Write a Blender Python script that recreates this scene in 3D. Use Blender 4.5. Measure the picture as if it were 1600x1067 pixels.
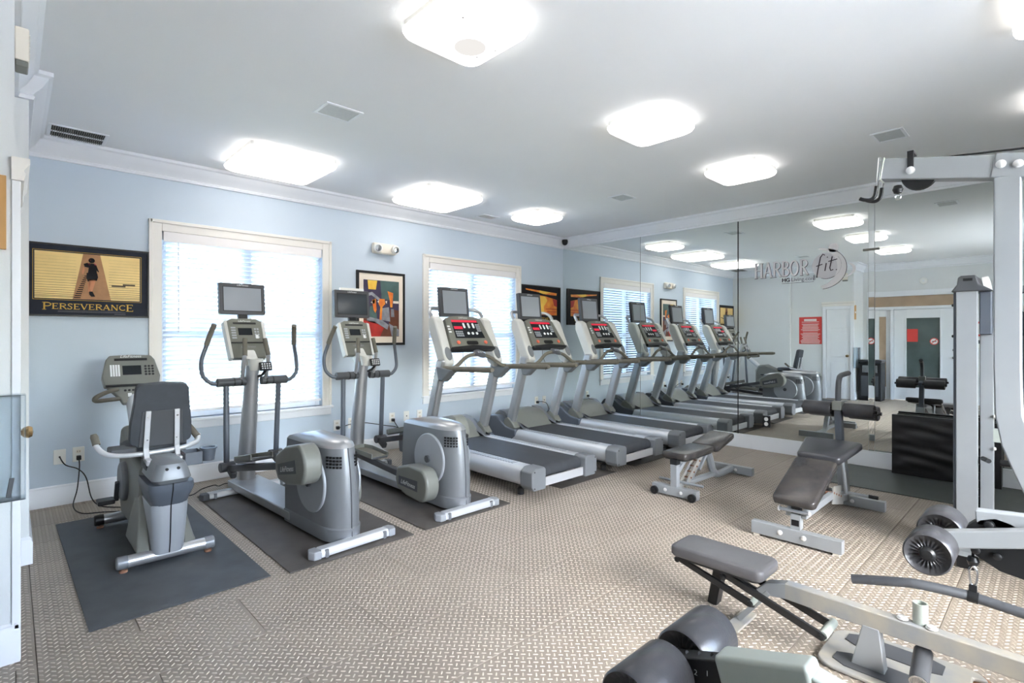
import bpy, math, random
from mathutils import Vector, Matrix
random.seed(7)
R = math.radians
for o in list(bpy.data.objects): bpy.data.objects.remove(o, do_unlink=True)
scene = bpy.context.scene
COL = scene.collection
# ---------------------------------------------------------------- camera
cd = bpy.data.cameras.new('camera'); cam = bpy.data.objects.new('camera', cd); COL.objects.link(cam)
cam.location = (-6.772, -5.819, 1.42)
cam.rotation_euler = (R(90), 0, R(46.27 - 90))
cd.sensor_width = 36; cd.lens = 36 * 818.67 / 1600; cd.shift_y = -0.0051; cd.clip_start = .03
scene.camera = cam
# ---------------------------------------------------------------- sky and exposure
world = bpy.data.worlds.new('sky'); scene.world = world; world.use_nodes = True
nt = world.node_tree; nt.nodes.clear()
sky = nt.nodes.new('ShaderNodeTexSky'); sky.sky_type = 'NISHITA'; sky.sun_disc = False
sky.sun_elevation = R(52); sky.sun_rotation = R(200); sky.air_density = .75; sky.dust_density = 4.0; sky.ozone_density = 1.0
bg = nt.nodes.new('ShaderNodeBackground'); bg.inputs['Strength'].default_value = 2.9
wo = nt.nodes.new('ShaderNodeOutputWorld')
nt.links.new(sky.outputs[0], bg.inputs[0]); nt.links.new(bg.outputs[0], wo.inputs[0])
sl_ = bpy.data.lights.new('sun', 'SUN'); sl_.energy = 7.0; sl_.angle = R(.6); sl_.color = (1, .98, .96)
sun = bpy.data.objects.new('sun', sl_); COL.objects.link(sun); sun.location = (20, -3, 20); sun.rotation_euler = (0, R(40), 0)   # added for bounce off the ground outside; beyond the mirror wall, never shines in
vs = scene.view_settings
vs.view_transform = 'Standard'; vs.look = 'None'; vs.gamma = 1.0; vs.use_curve_mapping = False
vs.exposure = 1.18
LAMP_STRENGTH = 2.5
# ---------------------------------------------------------------- materials
def lin(h):
    h = h.lstrip('#'); out = []
    for i in (0, 2, 4):
        c = int(h[i:i+2], 16) / 255
        out.append(c / 12.92 if c <= .04045 else ((c + .055) / 1.055) ** 2.4)
    return (*out, 1)
MATS = {}
def mat(name, hexc, rough=.5, metal=0., var=.06, vscale=6., bump=0., bscale=60., emit=0., alpha=None, trans=0., ior=1.45, stretch=None, spec=None, hex2=None):
    if name in MATS: return MATS[name]
    m = bpy.data.materials.new(name); m.use_nodes = True; t = m.node_tree; N = t.nodes; L = t.links
    b = N['Principled BSDF']; c = lin(hexc)
    b.inputs['Roughness'].default_value = rough; b.inputs['Metallic'].default_value = metal
    b.inputs['IOR'].default_value = ior
    if spec is not None: b.inputs['Specular IOR Level'].default_value = spec
    if trans: b.inputs['Transmission Weight'].default_value = trans
    tc = N.new('ShaderNodeTexCoord'); mp = N.new('ShaderNodeMapping'); L.new(tc.outputs['Object'], mp.inputs[0])
    if stretch: mp.inputs['Scale'].default_value = stretch
    nz = N.new('ShaderNodeTexNoise'); nz.inputs['Scale'].default_value = vscale; nz.inputs['Detail'].default_value = 4
    L.new(mp.outputs[0], nz.inputs['Vector'])
    rp = N.new('ShaderNodeValToRGB')
    c2 = lin(hex2) if hex2 else tuple(min(1, x * (1 + var)) for x in c[:3]) + (1,)
    rp.color_ramp.elements[0].color = tuple(x * (1 - var) for x in c[:3]) + (1,); rp.color_ramp.elements[0].position = .3
    rp.color_ramp.elements[1].color = c2; rp.color_ramp.elements[1].position = .7
    L.new(nz.outputs[0], rp.inputs[0]); L.new(rp.outputs[0], b.inputs['Base Color'])
    if bump:
        n2 = N.new('ShaderNodeTexNoise'); n2.inputs['Scale'].default_value = bscale; n2.inputs['Detail'].default_value = 3
        L.new(mp.outputs[0], n2.inputs['Vector'])
        bp = N.new('ShaderNodeBump'); bp.inputs['Strength'].default_value = bump; bp.inputs['Distance'].default_value = .01
        L.new(n2.outputs[0], bp.inputs['Height']); L.new(bp.outputs[0], b.inputs['Normal'])
    if emit:
        b.inputs['Emission Color'].default_value = c; b.inputs['Emission Strength'].default_value = emit
    if alpha is not None: b.inputs['Alpha'].default_value = alpha
    MATS[name] = m; return m
mat('wall_blue', 'c9d5e0', .6, var=.015, vscale=1.5, bump=.05, bscale=220)
mat('wall_grey', 'dcdedd', .6, var=.015, vscale=1.5, bump=.05, bscale=220)
mat('ceiling_white', 'eceded', .8, var=.015, vscale=1.2, bump=.06, bscale=160)
mat('grille_grey', 'c3c7c7', .7, var=.04, vscale=40)
mat('trim_white', 'e9ebee', .35, var=.01)
mat('trim_cream', 'ebe7e0', .4, var=.01)
mat('tile_rubber', '8e8479', .55, var=.12, vscale=2.2, bump=.15, bscale=300)
mat('tile_bar', 'bcb1a3', .45, var=.08, vscale=3)  # lighter colour carries the sheen of the bars as well as their worn tops
mat('slab', '6d655e', .8)
mat('mat_rubber', '4a4d50', .55, var=.16, vscale=7, bump=.2, bscale=300)
mat('mat_rubber_brown', '544f4b', .55, var=.2, vscale=5, bump=.2, bscale=300)
mat('mat_rubber_green', '4d5250', .45, var=.14, vscale=4, bump=.2, bscale=250)
mat('silver', 'b8b9bb', .32, .75, var=.03)
mat('silver_light', 'd3d5d8', .35, .45, var=.03)
mat('grey_plastic', '7c7f83', .38, .25, var=.03)
mat('grey_warm', '7a7b75', .42, .15, var=.04)
mat('grey_slate', '5a6069', .4, .1, var=.04)
mat('grey_dark', '4c4e52', .45, .05, var=.05)
mat('grey_disc', 'a9adb2', .4, .3, var=.03)
mat('wing_white', 'd0cfca', .4, .1, var=.03)
mat('panel_olive', '74756c', .42, .1, var=.05)
mat('grip_olive', '6b675c', .6, var=.08, vscale=20)
mat('black_plastic', '1d1e20', .4, var=.1)
mat('black_soft', '3c3c3f', .28, var=.12, vscale=9, bump=.05, bscale=120)
mat('pad_black', '302e31', .27, var=.1, vscale=8, bump=.04, bscale=180, hex2='46423f')
mat('pad_grey', '5b5a5c', .38, var=.06, vscale=8, bump=.12, bscale=200)
mat('seat_fabric', '3f4349', .55, var=.08, vscale=20, bump=.1, bscale=250)
mat('belt_black', '3a3c40', .5, var=.16, vscale=5, bump=.2, bscale=400, stretch=(3, .4, 1))
mat('gym_grey', '969a9d', .38, .15, var=.04, vscale=5)
mat('gym_pale', 'a8afa8', .35, .05, var=.04, vscale=5)
mat('gym_worn', '939698', .45, .1, var=.05, vscale=9, hex2='a9a396')
mat('chrome', 'd8dadd', .12, .95, var=.02)
mat('bolt_white', 'dedede', .3, .3, var=.03)
mat('rust', '86604a', .8, var=.25, vscale=30)
mat('white_plastic', 'ecebe6', .35, var=.02)
mat('cream_plastic', 'e9e1d3', .35, var=.02)
mat('screen_light', '9aa0a8', .12, var=.03, vscale=2)
mat('screen_dark', '3f464c', .1, var=.05, vscale=2)
mat('lcd', '23262a', .15, var=.05)
mat('led_red', 'c01834', .4, emit=.35)
mat('button_white', 'e4e6e6', .4, var=.02)
mat('button_orange', 'd8694e', .45)
mat('slat_white', 'eeeff2', .45, var=.01)
mat('blind_white', 'f2eeec', .4, var=.01)
mat('brass', 'b79b72', .25, .9)
mat('door_white', 'e8eaec', .38, var=.01)
mat('sign_red', 'd5463f', .5, var=.03)
mat('sign_tan', 'c0935a', .5, var=.04)
mat('paper_white', 'f0efec', .6, var=.02)
mat('frost_tan', 'b39c84', .25, var=.12, vscale=3)
mat('pane_dark', '566260', .06, var=.25, vscale=2)
mat('dark', '0d0e10', .5)
mat('cord', '18181a', .5)
mat('gold', 'd3a83c', .45, var=.04)
mat('poster_navy', '232834', .6, spec=.25, var=.05)
mat('print_yellow', 'efce86', .4, var=.1, vscale=4)
mat('print_line', '4a3a20', .5)
mat('print_pier', 'a97a50', .5, var=.15, vscale=12)
mat('print_skin', 'c9845c', .5)
mat('print_pink', 'd8606a', .5)
mat('print_black', '18161c', .6, spec=.25, var=.1)
mat('print_orange', 'e8642c', .45, var=.15, vscale=9, hex2='f0a23c')
mat('print_sun', 'f3b63f', .45, var=.12, vscale=9, hex2='f6d25a')
mat('print_red', 'b5322c', .45, var=.2, vscale=8)
mat('print_brown', '6a3a28', .5, var=.2, vscale=9)
mat('print_purple', '3f3650', .45, var=.2, vscale=8)
mat('print_steel', '8a8c94', .35, var=.3, vscale=14)
mat('print_teal', '4c6664', .45, var=.2, vscale=8)
mat('matboard', 'e9ddcd', .6, var=.02)
mat('decal_white', 'e6e3e3', .35, var=.02)
mat('decal_disc', 'd2d0d3', .35, var=.02)
mat('decal_grey', '8e8b93', .35, var=.03)
mat('decal_dark', '3a2f3a', .4)
mat('concrete', 'b8b8b8', .9, var=.08, vscale=2)
mat('lawn', '767c6c', .9, var=.25, vscale=4)
mat('leaf', '4e6b3a', .8, var=.3, vscale=5)
mat('stainless', 'b9bcc0', .22, .9, var=.05, stretch=(8, 8, .3))
def glassmat(name, tint, alpha_like=.1, rough=.02):
    m = bpy.data.materials.new(name); m.use_nodes = True; t = m.node_tree; N = t.nodes; L = t.links
    N.remove(N['Principled BSDF']); o = N['Material Output']
    tr = N.new('ShaderNodeBsdfTransparent'); gl = N.new('ShaderNodeBsdfGlossy'); mx = N.new('ShaderNodeMixShader'); fr = N.new('ShaderNodeFresnel')
    nz = N.new('ShaderNodeTexNoise'); nz.inputs['Scale'].default_value = 3
    mr = N.new('ShaderNodeMapRange'); mr.inputs['To Min'].default_value = 1.35; mr.inputs['To Max'].default_value = 1.5
    L.new(nz.outputs[0], mr.inputs[0]); L.new(mr.outputs[0], fr.inputs['IOR'])
    ad = N.new('ShaderNodeMath'); ad.operation = 'ADD'; ad.inputs[1].default_value = alpha_like; L.new(fr.outputs[0], ad.inputs[0])
    tr.inputs[0].default_value = lin(tint); gl.inputs['Roughness'].default_value = rough; gl.inputs[0].default_value = (.9, .93, .95, 1)
    L.new(ad.outputs[0], mx.inputs[0]); L.new(tr.outputs[0], mx.inputs[1]); L.new(gl.outputs[0], mx.inputs[2]); L.new(mx.outputs[0], o.inputs[0])
    MATS[name] = m
glassmat('pane_clear', 'f4f8f8', .0)
glassmat('acrylic', 'f3f7fa', .03, .2)
def mirrormat():
    m = bpy.data.materials.new('mirror'); m.use_nodes = True; t = m.node_tree; N = t.nodes; L = t.links
    b = N['Principled BSDF']; b.inputs['Metallic'].default_value = 1; b.inputs['Roughness'].default_value = .0
    nz = N.new('ShaderNodeTexNoise'); nz.inputs['Scale'].default_value = .6
    rp = N.new('ShaderNodeValToRGB'); rp.color_ramp.elements[0].color = (.80, .84, .83, 1); rp.color_ramp.elements[1].color = (.83, .87, .86, 1)
    L.new(nz.outputs[0], rp.inputs[0]); L.new(rp.outputs[0], b.inputs['Base Color']); MATS['mirror'] = m
mirrormat()
def lampmat(name='lamp_diffuser', k=1.0):
    m = bpy.data.materials.new(name); m.use_nodes = True; t = m.node_tree; N = t.nodes; L = t.links
    N.remove(N['Principled BSDF']); e = N.new('ShaderNodeEmission'); e.inputs['Strength'].default_value = LAMP_STRENGTH*k
    nz = N.new('ShaderNodeTexNoise'); nz.inputs['Scale'].default_value = 2
    rp = N.new('ShaderNodeValToRGB'); rp.color_ramp.elements[0].color = (1, .955, .91, 1); rp.color_ramp.elements[1].color = (1, .975, .945, 1)
    L.new(nz.outputs[0], rp.inputs[0]); L.new(rp.outputs[0], e.inputs[0]); L.new(e.outputs[0], N['Material Output'].inputs[0]); MATS[name] = m
lampmat(); lampmat('lamp_stain', .16)
def slatmat():   # thin painted slats let some daylight through
    m = bpy.data.materials.new('slat'); m.use_nodes = True; t = m.node_tree; N = t.nodes; L = t.links
    b = N['Principled BSDF']; b.inputs['Base Color'].default_value = lin('eef0f3'); b.inputs['Roughness'].default_value = .4
    nz = N.new('ShaderNodeTexNoise'); nz.inputs['Scale'].default_value = 8
    tl = N.new('ShaderNodeBsdfTranslucent'); rp = N.new('ShaderNodeValToRGB'); rp.color_ramp.elements[0].color = (.9, .92, .94, 1); rp.color_ramp.elements[1].color = (.94, .95, .97, 1)
    L.new(nz.outputs[0], rp.inputs[0]); L.new(rp.outputs[0], tl.inputs[0])
    mx = N.new('ShaderNodeMixShader'); mx.inputs[0].default_value = .5
    L.new(b.outputs[0], mx.inputs[1]); L.new(tl.outputs[0], mx.inputs[2]); L.new(mx.outputs[0], N['Material Output'].inputs[0]); MATS['slat'] = m
slatmat()
# ---------------------------------------------------------------- mesh helpers
V = Vector
class MB:
    def __init__(s): s.v = []; s.f = []; s.m = []; s.mi = 0
    def add(s, verts, faces):
        n = len(s.v); s.v += [tuple(p) for p in verts]
        for f in faces: s.f.append([i + n for i in f]); s.m.append(s.mi)
        return s
    def box(s, c, d, rot=None):
        x, y, z = d[0]/2, d[1]/2, d[2]/2
        vs_ = [V((a*x, b*y, e*z)) for a in (-1, 1) for b in (-1, 1) for e in (-1, 1)]
        if rot is not None: vs_ = [rot @ p for p in vs_]
        return s.add([p + V(c) for p in vs_], [(0,1,3,2),(4,6,7,5),(0,4,5,1),(2,3,7,6),(0,2,6,4),(1,5,7,3)])
    def bb(s, x0, x1, y0, y1, z0, z1): return s.box(((x0+x1)/2, (y0+y1)/2, (z0+z1)/2), (x1-x0, y1-y0, z1-z0))
    def prism(s, poly, ax, a, b, M=None):
        def p3(p, h): return V((h, p[0], p[1])) if ax == 'x' else V((p[0], h, p[1])) if ax == 'y' else V((p[0], p[1], h))
        n = len(poly); vs_ = [p3(p, a) for p in poly] + [p3(p, b) for p in poly]
        if M is not None: vs_ = [M @ p for p in vs_]
        return s.add(vs_, [list(range(n))[::-1], list(range(n, 2*n))] + [(i, (i+1) % n, n+(i+1) % n, n+i) for i in range(n)])
    def beam(s, p0, p1, w, h, up=(0, 0, 1)):
        p0, p1 = V(p0), V(p1); d = (p1-p0).normalized(); sd = d.cross(V(up)).normalized(); u = sd.cross(d)
        vs_ = [p + sd*a*w/2 + u*b*h/2 for p in (p0, p1) for a in (-1, 1) for b in (-1, 1)]
        return s.add(vs_, [(0,1,3,2),(4,6,7,5),(0,4,5,1),(2,3,7,6),(0,2,6,4),(1,5,7,3)])
    def tube(s, pts, r, n=12, closed=False, flat=1.0):
        pts = [V(p) for p in pts]; k = len(pts); rr = r if isinstance(r, (list, tuple)) else [r]*k
        tg = []
        for i in range(k):
            if closed: t = pts[(i+1) % k] - pts[i-1]
            else: t = pts[min(i+1, k-1)] - pts[max(i-1, 0)]
            tg.append(t.normalized())
        ref = V((0, 0, 1)) if abs(tg[0].z) < .9 else V((1, 0, 0))
        a = tg[0].cross(ref).normalized(); rings = []
        for i in range(k):
            a = (a - tg[i]*a.dot(tg[i])).normalized(); b = tg[i].cross(a)
            rings.append([pts[i] + (a*math.cos(2*math.pi*j/n) + b*flat*math.sin(2*math.pi*j/n))*rr[i] for j in range(n)])
        vs_ = [p for rg in rings for p in rg]; fs = []
        for i in range(k if closed else k-1):
            q = (i+1) % k
            for j in range(n): fs.append((i*n+j, i*n+(j+1) % n, q*n+(j+1) % n, q*n+j))
        if not closed: fs += [list(range(n))[::-1], list(range((k-1)*n, k*n))]
        return s.add(vs_, fs)
    def lathe(s, prof, c, ax=(0, 0, 1), n=24):
        ax = V(ax).normalized(); ref = V((0, 0, 1)) if abs(ax.z) < .9 else V((1, 0, 0)); a = ax.cross(ref).normalized(); b = ax.cross(a); c = V(c)
        vs_ = [c + ax*h + (a*math.cos(2*math.pi*j/n) + b*math.sin(2*math.pi*j/n))*max(r, 1e-4) for r, h in prof for j in range(n)]
        k = len(prof); fs = [(i*n+j, i*n+(j+1) % n, (i+1)*n+(j+1) % n, (i+1)*n+j) for i in range(k-1) for j in range(n)]
        fs += [list(range(n))[::-1], list(range((k-1)*n, k*n))]
        return s.add(vs_, fs)
    def cyl(s, p0, p1, r, n=20):
        p0, p1 = V(p0), V(p1); return s.lathe([(r, 0), (r, (p1-p0).length)], p0, p1-p0, n)
    def loft(s, secs):
        n = len(secs[0]); vs_ = [p for sc in secs for p in sc]; k = len(secs)
        fs = [(i*n+j, i*n+(j+1) % n, (i+1)*n+(j+1) % n, (i+1)*n+j) for i in range(k-1) for j in range(n)]
        fs += [list(range(n))[::-1], list(range((k-1)*n, k*n))]
        return s.add(vs_, fs)
    def poly(s, pts): return s.add(pts, [list(range(len(pts)))])
    def strokes(s, lines, fn):      # lines: (points2d, width); fn maps 2d to 3d
        for pts, w in lines:
            pts = [V((p[0], p[1])) for p in pts]; k = len(pts); lf = []; rt = []
            for i in range(k):
                t = (pts[min(i+1, k-1)] - pts[max(i-1, 0)]).normalized(); nrm = V((-t.y, t.x)) * w/2
                lf.append(pts[i]+nrm); rt.append(pts[i]-nrm)
            s.add([fn(p) for p in lf] + [fn(p) for p in rt], [(i, i+1, k+i+1, k+i) for i in range(k-1)])
        return s
    def build(s, name, mats, parent=None, bev=0, seg=2, smooth=True, ang=38):
        me = bpy.data.meshes.new(name); me.from_pydata(s.v, [], s.f)
        if isinstance(mats, str): mats = [mats]
        for q in mats: me.materials.append(MATS[q])
        me.polygons.foreach_set('material_index', s.m)
        if smooth:
            me.polygons.foreach_set('use_smooth', [True]*len(me.polygons)); me.set_sharp_from_angle(angle=R(ang))
        me.update()
        o = bpy.data.objects.new(name, me); COL.objects.link(o); o.parent = parent
        if bev:
            b = o.modifiers.new('bevel', 'BEVEL'); b.width = bev; b.segments = seg; b.limit_method = 'ANGLE'; b.angle_limit = R(38); b.harden_normals = True
        return o
def empty(name, loc=(0, 0, 0), rz=0, label=None, cat=None, group=None, parent=None):
    o = bpy.data.objects.new(name, None); COL.objects.link(o); o.location = loc; o.rotation_euler.z = rz; o.empty_display_size = .1
    o.parent = parent
    return tag(o, label, cat, group)
def tag(o, label=None, cat=None, group=None, kind=None):
    if label: o['label'] = label
    if cat: o['category'] = cat
    if group: o['group'] = group
    if kind: o['kind'] = kind
    return o
def struct(o): o['kind'] = 'structure'; return o
def copy_tree(o, parent=None):
    c = o.copy(); COL.objects.link(c); c.parent = parent
    for ch in [x for x in bpy.data.objects if x.parent == o]: copy_tree(ch, c)
    return c
def arc(cx, cy, r, a0, a1, n=8, ry=None):
    ry = r if ry is None else ry
    return [(cx + r*math.cos(R(a0+(a1-a0)*i/n)), cy + ry*math.sin(R(a0+(a1-a0)*i/n))) for i in range(n+1)]
def rrect(w, h, r, n=5):
    return arc(w/2-r, h/2-r, r, 0, 90, n) + arc(-w/2+r, h/2-r, r, 90, 180, n) + arc(-w/2+r, -h/2+r, r, 180, 270, n) + arc(w/2-r, -h/2+r, r, 270, 360, n)
def smoothpath(pts, n=6):
    pts = [V(p) for p in pts]; out = []
    for i in range(len(pts)-1):
        p0, p1, p2, p3 = pts[max(i-1, 0)], pts[i], pts[i+1], pts[min(i+2, len(pts)-1)]
        for k in range(n):
            t = k/n; out.append(.5*((2*p1)+(p2-p0)*t+(2*p0-5*p1+4*p2-p3)*t*t+(3*p1-p0-3*p2+p3)*t**3))
    return out + [pts[-1]]
def text_mesh(txt, size, M, material, name, parent=None, shear=0, align='CENTER', bold=0, space=1.0):
    cu = bpy.data.curves.new(name, 'FONT'); cu.body = txt; cu.size = size; cu.align_x = align; cu.align_y = 'CENTER'; cu.shear = shear; cu.offset = bold; cu.space_character = space
    t = bpy.data.objects.new('tmp', cu); COL.objects.link(t); bpy.context.view_layer.update()
    me = bpy.data.meshes.new_from_object(t.evaluated_get(bpy.context.evaluated_depsgraph_get())); bpy.data.objects.remove(t); me.name = name
    me.transform(M); me.materials.clear(); me.materials.append(MATS[material])
    o = bpy.data.objects.new(name, me); COL.objects.link(o); o.parent = parent; return o
# serif capitals drawn as strokes in a unit-high box: (width, strokes)
TK, TN, SF = .15, .075, .05
def sf(x, y, w=.3): return ([(x-w/2, y+(.025 if y < .5 else -.025)), (x+w/2, y+(.025 if y < .5 else -.025))], SF)
def stem(x): return [([(x, 0), (x, 1)], TK), sf(x, 0), sf(x, 1)]
def bowl(x, y0, y1, w): return [([(x, y1-.04)] + arc(x+w*.35, (y0+y1)/2, w*.65, 80, -80, 10, (y1-y0)/2-.04) + [(x, y0+.04)], .1)]
GL = {
 'P': (.72, stem(.18) + bowl(.18, .45, 1, .5)), 'R': (.8, stem(.18) + bowl(.18, .48, 1, .5) + [([(.38, .5), (.74, .02)], .13), sf(.74, 0, .16)]),
 'B': (.74, stem(.18) + bowl(.18, .5, 1, .44) + bowl(.18, 0, .54, .52)),
 'E': (.72, stem(.18) + [([(.18, .965), (.62, .965)], TN), ([(.18, .52), (.5, .52)], TN), ([(.18, .035), (.65, .035)], TN), ([(.61, 1), (.61, .8)], .05), ([(.64, 0), (.64, .22)], .05), ([(.5, .62), (.5, .42)], .05)]),
 'S': (.62, [([(.52, .82), (.42, .95), (.28, .96), (.14, .86), (.14, .7), (.28, .56), (.42, .44), (.5, .3), (.46, .12), (.3, .03), (.16, .06), (.09, .2)], .11), ([(.53, 1), (.53, .76)], .05), ([(.08, 0), (.08, .26)], .05)]),
 'V': (.82, [([(.1, 1), (.43, 0)], TK), ([(.43, 0), (.72, 1)], TN), sf(.1, 1), sf(.72, 1, .24)]),
 'A': (.86, [([(.42, 1), (.74, 0)], TK), ([(.42, 1), (.12, 0)], TN), ([(.22, .34), (.62, .34)], TN), sf(.12, 0, .24), sf(.74, 0)]),
 'N': (.9, [([(.16, 0), (.16, 1)], TN), ([(.16, 1), (.74, 0)], TK), ([(.74, 0), (.74, 1)], TN), sf(.16, 0, .24), sf(.16, 1, .2), sf(.74, 1, .24)]),
 'C': (.78, [(arc(.45, .5, .34, 42, 318, 16, .46), .12), ([(.7, .98), (.7, .72)], .05), ([(.7, .02), (.7, .22)], .05)]),
 'H': (.9, stem(.18) + stem(.72) + [([(.18, .52), (.72, .52)], TN)]), 'O': (.86, [(arc(.43, .5, .33, 0, 360, 24, .45), .12)]),
 'I': (.38, stem(.19)), 'T': (.74, stem(.37) + [([(.06, .965), (.68, .965)], TN), ([(.07, 1), (.07, .78)], .05), ([(.67, 1), (.67, .78)], .05)]),
 'M': (1.02, [([(.16, 0), (.16, 1)], TN), ([(.16, 1), (.5, .05)], TK), ([(.5, .05), (.84, 1)], TN), ([(.84, 1), (.84, 0)], TK), sf(.16, 0, .24), sf(.84, 0), sf(.16, 1, .2), sf(.84, 1, .2)]),
}
def serif_text(word, height, width, fn, material, name, parent, big=()):
    """word drawn with strokes, squeezed to `width`, baseline at 2d origin centre; fn maps (a, b) to a point"""
    ws = [GL[ch][0] * (1.28 if i in big else 1) for i, ch in enumerate(word)]; tot = sum(ws); mb = MB(); x = -width/2; k = width/tot
    for i, ch in enumerate(word):
        hs = height * (1.28 if i in big else 1); kk = k * (1.28 if i in big else 1); dy = -height*.14 if i in big else 0
        mb.strokes([([(x + p[0]*kk, dy + p[1]*hs) for p in pts], w*(kk+hs)/2) for pts, w in GL[ch][1]], lambda p: fn(p.x, p.y)); x += ws[i]*k
    return mb.build(name, material, parent, smooth=False)
# ================================================================ the room
ZC = 3.06; XA, XB, XC = -6.69, -6.76, -7.55; YA, YB, YF = -1.37, -2.66, -7.3; MT = 2.895
WIN = [(-5.75, -4.205), (-2.745, -1.135)]; WZ0, WZ1 = .63, 2.405
floor = struct(MB().bb(XC-.15, .15, YF-.15, .15, -.12, -.014).build('floor', 'slab'))
TL, TW = .876, .444
tile_cache = {}
def tile_mesh(w, h, ox):
    key = (round(w, 3), round(h, 3), round(ox % TL, 3))
    if key in tile_cache: return tile_cache[key]
    mb = MB(); g = .0011
    x0, x1, y0, y1 = g, w-g, g, h-g
    c = .0012
    mb.add([(x0, y0, -.013), (x1, y0, -.013), (x1, y1, -.013), (x0, y1, -.013), (x0, y0, -.004), (x1, y0, -.004), (x1, y1, -.004), (x0, y1, -.004),
            (x0+c, y0+c, -.0022), (x1-c, y0+c, -.0022), (x1-c, y1-c, -.0022), (x0+c, y1-c, -.0022)],
           [(0,3,2,1),(0,1,5,4),(1,2,6,5),(2,3,7,6),(3,0,4,7),(4,5,9,8),(5,6,10,9),(6,7,11,10),(7,4,8,11),(8,9,10,11)])
    mb.mi = 1; p = .0198; i = 0
    nx = int(w/p)+2; ny = int(h/p)+2
    for a in range(nx):
        for b in range(ny):
            if (a+b) % 2: continue
            cx, cy = p*(a+.5), p*(b+.5)
            if cx < .0085 or cx > w-.0085 or cy < .0085 or cy > h-.0085: continue
            t = math.pi/4 if a % 2 else -math.pi/4
            ux, uy = math.cos(t), math.sin(t); l, q = .0125, .0032
            base = [(l, 0), (l*.6, q), (-l*.6, q), (-l, 0), (-l*.6, -q), (l*.6, -q)]
            top = [(l*.6, q*.5), (-l*.6, q*.5), (-l*.6, -q*.5), (l*.6, -q*.5)]
            P = lambda e, z: (cx+e[0]*ux-e[1]*uy, cy+e[0]*uy+e[1]*ux, z)
            mb.add([P(e, -.0022) for e in base] + [P(e, 0) for e in top], [(0,1,6,9),(1,2,7,6),(2,3,7),(3,4,8,7),(4,5,9,8),(5,0,9),(6,7,8,9)][:2] + [(2,3,7),(3,4,8),(3,8,7),(4,5,9,8),(5,0,9),(6,7,8,9)])
    me = bpy.data.meshes.new('floor_tile'); me.from_pydata(mb.v, [], mb.f)
    for q in ('tile_rubber', 'tile_bar'): me.materials.append(MATS[q])
    me.polygons.foreach_set('material_index', mb.m); me.update(); tile_cache[key] = me; return me
def lay_tiles(xa, xb, ya, yb):
    k0 = math.floor((ya+2.75)/TW); k = k0
    while -2.75 + k*TW < yb:
        r0, r1 = max(ya, -2.75+k*TW), min(yb, -2.75+(k+1)*TW); off = -5.005 if k % 2 else -5.443
        j = math.floor((xa-off)/TL)
        while off + j*TL < xb:
            a, b = max(xa, off+j*TL), min(xb, off+(j+1)*TL)
            if b-a > .03 and r1-r0 > .03:
                o = bpy.data.objects.new('floor_tile', tile_mesh(b-a, r1-r0, 0)); COL.objects.link(o); o.location = (a, r0, 0); o.parent = floor
            j += 1
        k += 1
lay_tiles(XA, 0, YF, 0); lay_tiles(XC, XA, YF, YB); lay_tiles(XB, XA, YB, YA)
struct(MB().bb(XC-.15, .15, YF-.15, .15, ZC, ZC+.15).build('ceiling', 'ceiling_white'))
w = MB(); x0 = XC-.15
for a, b in ((x0, WIN[0][0]), (WIN[0][1], WIN[1][0]), (WIN[1][1], .15)): w.bb(a, b, 0, .15, 0, ZC)
for a, b in WIN: w.bb(a, b, 0, .15, 0, WZ0); w.bb(a, b, 0, .15, WZ1, ZC)
struct(w.build('wall_back', 'wall_blue', smooth=False))
struct(MB().bb(0, .15, YF-.15, 0, 0, ZC).build('wall_right', 'wall_grey'))
FWX0, FWX1, FWZ0, FWZ1 = -6.0, -3.0, .75, 2.5     # unseen window behind the camera, added to let in fill light
w = MB(); w.bb(x0, FWX0, YF-.15, YF, 0, ZC); w.bb(FWX1, .15, YF-.15, YF, 0, ZC); w.bb(FWX0, FWX1, YF-.15, YF, 0, FWZ0); w.bb(FWX0, FWX1, YF-.15, YF, FWZ1, ZC)
struct(w.build('wall_front', 'wall_grey', smooth=False))
d = struct(empty('window_3', (0, YF-.07, 0)))
w = MB(); w.bb(FWX0, FWX1, -.03, .03, FWZ0, FWZ0+.06); w.bb(FWX0, FWX1, -.03, .03, FWZ1-.06, FWZ1); w.bb(FWX0, FWX0+.06, -.03, .03, FWZ0+.06, FWZ1-.06); w.bb(FWX1-.06, FWX1, -.03, .03, FWZ0+.06, FWZ1-.06); w.build('sash_frame', 'trim_white', d, .004)
pw = (FWX1-FWX0-.12)/4
for k in range(4):
    xk = FWX0+.06+k*pw
    if k: MB().bb(xk-.025, xk+.025, -.03, .03, FWZ0+.06, FWZ1-.06).build('mullion', 'trim_white', d, .003)
    MB().bb(xk+.025 if k else xk, xk+pw-.025 if k < 3 else xk+pw, -.003, .003, FWZ0+.06, FWZ1-.06).build('pane', 'pane_clear', d)
MB().bb(FWX0-.02, FWX1+.02, .04, .13, FWZ0-.03, FWZ0).build('sill', 'trim_white', d, .005)
DY0, DY1, DZ = -2.60, -2.12, 2.03      # closet door opening in the left wall
EY0, EY1 = -4.42, -2.82                # entry frame
w = MB()
w.bb(x0, XA, YA, 0, 0, ZC); w.bb(XB-.12, XB, DY1, YA, 0, ZC); w.bb(XB-.12, XB, YB, DY0, 0, ZC); w.bb(XB-.12, XB, DY0, DY1, DZ, ZC); w.bb(x0, XB-.12, YB, YA, 0, ZC)
w.bb(x0, XC, YF, EY0, 0, ZC); w.bb(x0, XC, EY1, YB, 0, ZC); w.bb(x0, XC, EY0, EY1, 2.36, ZC); w.bb(x0-.1, x0, EY0-.1, EY1+.1, 0, 2.5)
struct(w.build('wall_left', 'wall_grey', smooth=False))
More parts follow.
